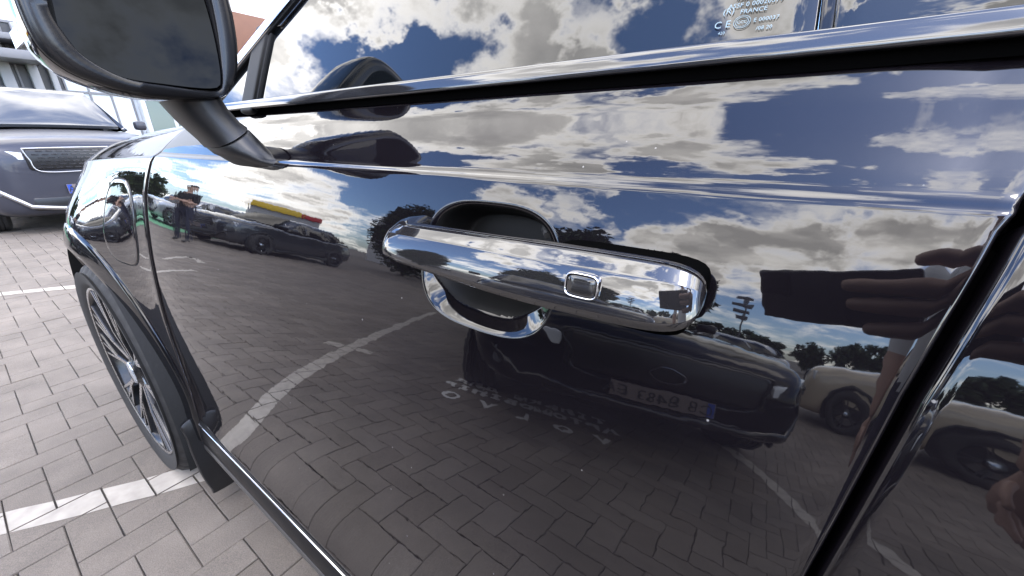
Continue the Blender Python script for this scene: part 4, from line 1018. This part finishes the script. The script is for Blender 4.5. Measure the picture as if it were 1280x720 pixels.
# ------------------------------------------------------------------ people
SKIN = mat('skin', (.42, .26, .19), .5, noise=(20, .1)); CLOTHB = mat('black_cloth', (.012, .011, .012), .85, bump=(60, .3, .004)); CLOTHW = mat('white_cloth', (.62, .62, .62), .85, bump=(40, .3, .005)); NAVY = mat('navy_cloth', (.018, .02, .035), .85, bump=(50, .3, .004)); SHOE = mat('shoe', (.03, .028, .026), .5); HAIR = mat('hair', (.03, .02, .015), .7)
def finger_geo(pts, r): return tube_geo(pts, r, 10, 1.0, True)
def body_mesh(joints, bones, zones, name, parent, mats):
    """Skin-modifier figure evaluated to a mesh; zones: bone index -> material slot."""
    me = bpy.data.meshes.new(name); keys = list(joints); me.from_pydata([joints[k][0] for k in keys], [(keys.index(a), keys.index(b)) for a, b in bones], [])
    o = bpy.data.objects.new(name, me); COL.objects.link(o)
    sk = o.modifiers.new('skin', 'SKIN'); sk.use_smooth_shade = True
    for i, k in enumerate(keys):
        sv = me.skin_vertices[0].data[i]; r = joints[k][1]; sv.radius = r if hasattr(r, '__len__') else (r, r); sv.use_root = (k == 'pelvis')
    ss = o.modifiers.new('sub', 'SUBSURF'); ss.levels = 3
    dg = bpy.context.evaluated_depsgraph_get(); dg.update(); nm = bpy.data.meshes.new_from_object(o.evaluated_get(dg)); bpy.data.objects.remove(o)
    for x in mats: nm.materials.append(x)
    for p in nm.polygons:
        best, bi = 1e9, 0
        for i, (a, b) in enumerate(bones):
            A, B = Vector(joints[a][0]), Vector(joints[b][0]); t = max(0, min(1, (p.center - A).dot(B - A) / max(1e-9, (B - A).length_squared))); d = (p.center - A.lerp(B, t)).length
            if d < best: best, bi = d, i
        p.material_index = zones[bi]
    nm.polygons.foreach_set('use_smooth', [True] * len(nm.polygons))
    o = bpy.data.objects.new(name, nm); COL.objects.link(o); o.parent = parent; return o
def hand_geo(wrist, d, n, k=1.0, curl=.5):
    """hand from the wrist along d, palm normal n."""
    d, n = Vector(d).normalized(), Vector(n).normalized(); s = d.cross(n).normalized(); w = Vector(wrist); g = [tube_geo([w, w + d * .045 * k, w + d * .085 * k], [.022 * k, .034 * k, .036 * k], 12, .5, True)]
    for q, (off, ln) in enumerate(((-.028, .07), (-.009, .08), (.010, .075), (.028, .06))):
        b = w + d * .088 * k + s * off * k; m1 = b + (d * math.cos(curl * .6) + n * math.sin(curl * .6)) * ln * .5 * k; e = m1 + (d * math.cos(curl * 1.4) + n * math.sin(curl * 1.4)) * ln * .5 * k
        g.append(finger_geo([b, m1, e], [.0095 * k, .0085 * k, .007 * k]))
    b = w + d * .03 * k - s * .030 * k; g.append(finger_geo([b, b + (d * .7 - s * .6 + n * .3).normalized() * .035 * k, b + (d * .9 - s * .5 + n * .45).normalized() * .062 * k], [.011 * k, .010 * k, .008 * k])); return g
def person(name, label, loc, rz, arms, shirt, trousers, short=True, cap=False, h=1.78):
    """Local +X is where the person faces. arms: dict side -> (elbow, wrist, palm normal)."""
    r = empty(name, loc, rz); tag(r, label, 'person'); k = h / 1.78
    J = {'pelvis': ((0, 0, .96), (.125, .155)), 'waist': ((0, 0, 1.10), (.115, .14)), 'chest': ((.01, 0, 1.30), (.125, .17)), 'collar': ((-.005, 0, 1.43), (.10, .13)), 'neck': ((.0, 0, 1.50), .055), 'head0': ((.02, 0, 1.57), .062), 'head1': ((.03, 0, 1.66), (.096, .080)), 'head2': ((.018, 0, 1.735), (.078, .066))}
    B = [('pelvis', 'waist'), ('waist', 'chest'), ('chest', 'collar'), ('collar', 'neck'), ('neck', 'head0'), ('head0', 'head1'), ('head1', 'head2')]; Zn = [0, 0, 0, 2, 2, 2, 2]
    for s, t in ((1, 'l'), (-1, 'r')):
        el, wr, pn = arms[t]
        J.update({t + 'sh': ((0, s * .185, 1.415), .062), t + 'el': (el, .045), t + 'fo': (tuple(Vector(el).lerp(Vector(wr), .45)), .041), t + 'wr': (wr, .027), t + 'hip': ((0, s * .095, .90), (.095, .092)), t + 'kn': ((.02, s * .11, .50), .062), t + 'ca': ((-.01, s * .112, .34), .058), t + 'an': ((-.02, s * .115, .085), .040), t + 'to': ((.15, s * .14, .045), (.040, .045))})
        B += [('collar', t + 'sh'), (t + 'sh', t + 'el'), (t + 'el', t + 'fo'), (t + 'fo', t + 'wr'), ('pelvis', t + 'hip'), (t + 'hip', t + 'kn'), (t + 'kn', t + 'ca'), (t + 'ca', t + 'an'), (t + 'an', t + 'to')]
        Zn += [0, 0, 2 if short else 0, 2, 1, 1, 1, 1, 3]
    body = body_mesh(J, B, Zn, 'body', r, [shirt, trousers, SKIN, SHOE]); 
    g = []
    for s, t in ((1, 'l'), (-1, 'r')):
        el, wr, pn = arms[t]; g.append(hand_geo(wr, Vector(wr) - Vector(el), pn))
    for q in g: joined('hand', q, SKIN, r)
    # face: nose, eyes, mouth, ears
    joined('face_features', [tube_geo([(.098, 0, 1.675), (.118, 0, 1.645), (.100, 0, 1.635)], [.010, .015, .010], 8, 1, True), tube_geo([(.084, -.026, 1.605), (.095, 0, 1.602), (.084, .026, 1.605)], [.005, .008, .005], 8, .7, True)] + [tube_geo([(.0, s * .070, 1.68), (.005, s * .075, 1.655), (.01, s * .070, 1.63)], [.010, .014, .008], 8, .6, True) for s in (1, -1)], SKIN, r)
    joined('eyes', [tube_geo([(.093, s * .030 - .007, 1.672), (.093, s * .030 + .007, 1.672)], .007, 8, 1, True) for s in (1, -1)], SHOE, r)
    V, Fc = [], []; na, nb = 24, 10
    for i in range(nb):
        ph = (i / (nb - 1)) * (1.45 if not cap else 1.35)
        for a in range(na):
            t = 2 * math.pi * a / na; V.append((.016 + .100 * math.sin(ph) * math.cos(t), .080 * math.sin(ph) * math.sin(t), 1.690 + .100 * math.cos(ph) - (.05 * max(0, -math.cos(t)) * math.sin(ph) if not cap else 0)))
    for i in range(nb - 1):
        for a in range(na): Fc.append((i * na + a, i * na + (a + 1) % na, (i + 1) * na + (a + 1) % na, (i + 1) * na + a))
    mesh_obj('cap' if cap else 'hair', V, Fc, mat('cap_cloth', (.06, .045, .04), .9) if cap else HAIR, r)
    if cap:
        V = [(.08, -.062, 1.722), (.16, -.050, 1.705), (.185, 0, 1.71), (.16, .050, 1.705), (.08, .062, 1.722), (.08, -.062, 1.714), (.16, -.050, 1.698), (.185, 0, 1.703), (.16, .050, 1.698), (.08, .062, 1.714)]
        mesh_obj('cap_peak', V, [(0, 1, 2, 3, 4), (9, 8, 7, 6, 5), (0, 5, 6, 1), (1, 6, 7, 2), (2, 7, 8, 3), (3, 8, 9, 4)], MATS['cap_cloth'], r)
    r.scale = (k, k, k); return r
person('person', 'man in black shirt and cap standing before the graphite car', (-9.8, -2.4, 0), math.atan2(.1, .99) + .9, {'l': ((.06, .225, 1.14), (.27, .09, 1.13), (0, -.6, -.8)), 'r': ((.06, -.225, 1.14), (.27, -.06, 1.18), (0, .6, -.8))}, CLOTHB, NAVY, True, True, 1.80)

def photographer():
    # phone round the camera's own place, seen mirrored in the door
    ph = empty('phone', tuple(CAMP - FWD * .012)); ph.matrix_world = Matrix.Translation(CAMP) @ Matrix((RIGHT, UPV, -FWD)).transposed().to_4x4()
    tag(ph, 'dark phone held sideways in front of the door', 'phone')
    pm = mat('phone_back', (.012, .013, .018), .25); rm = mat('phone_edge', (.03, .03, .035), .3, metal=.8)
    box('phone_body', -.012, .158, -.060, .016, .0065, .0145, pm, ph, .0035)
    box('screen', -.008, .154, -.056, .012, .0146, .0152, mat('phone_screen', (.02, .02, .025), .1), ph)
    for lx, ly in ((.014, -.008), (.004, -.017), (.016, -.020)): tube('lens_ring', [(lx, ly, .0046), (lx, ly, .0064)], .0045, rm, ph, 12)
    box('camera_plate', -.010, .022, -.022, .013, .0048, .0066, rm, ph, .001)
    def P(x, y, z): return ph.matrix_world @ Vector((x, y, z))
    return ph, P
phone, PP = photographer()
def photo_person():
    ploc = Vector((.56, -.44, 0)); prz = math.atan2(.50, -.60)
    M0 = (Matrix.Translation(ploc) @ Matrix.Rotation(prz, 4, 'Z') @ Matrix.Scale(1.74 / 1.78, 4)).inverted()
    wr = M0 @ PP(.300, -.058, .085); sh = Vector((0, -.185, 1.415)); el = sh.lerp(wr, .52) + Vector((-.03, -.06, -.10))
    r = person('person', 'photographer in a white top holding the phone', ploc, prz, {'l': ((-.03, .25, 1.13), (.0, .27, .89), (0, -1, 0)), 'r': (tuple(el), tuple(wr), (0, 1, 0))}, CLOTHW, NAVY, True, False, 1.74)
    for o in list(r.children):
        if o.name.startswith('hand'): bpy.data.objects.remove(o)
    # right hand: fingers laid along the phone's back, thumb behind the screen
    inv = r.matrix_basis.inverted(); g = []
    def c(pts): return [inv @ PP(p[0] + .018, p[1], p[2]) for p in pts]
    z = -.0035
    g.append(finger_geo(c([(.188, -.002, .006), (.152, -.006, z - .006), (.118, -.006, z - .005), (.074, -.004, z - .001)]), [.0125, .0112, .0102, .0082]))
    g.append(finger_geo(c([(.190, -.026, .006), (.152, -.029, z - .006), (.116, -.029, z - .005), (.080, -.028, z - .001)]), [.0128, .0114, .0104, .0084]))
    g.append(finger_geo(c([(.188, -.050, .008), (.155, -.054, z - .005), (.128, -.056, z - .004), (.098, -.057, z - .001)]), [.0122, .0108, .0098, .0080]))
    g.append(finger_geo(c([(.186, .018, .010), (.168, .026, .006), (.152, .028, .005), (.140, .026, .005)]), [.0120, .0108, .0098, .0084]))
    g.append(finger_geo(c([(.195, -.012, .030), (.165, -.006, .028), (.128, -.014, .0235)]), [.013, .012, .010]))
    palm = c([(.188, -.020, .012), (.215, -.024, .026), (.250, -.045, .060), (.275, -.07, .10)]); g.append(tube_geo(palm, [.034, .036, .030, .026], 14, .72, True))
    joined('hand', g, SKIN, r)
    joined('hand', hand_geo((.0, .27, .89), (.1, .0, -1), (0, -1, 0)), SKIN, r)
photo_person()
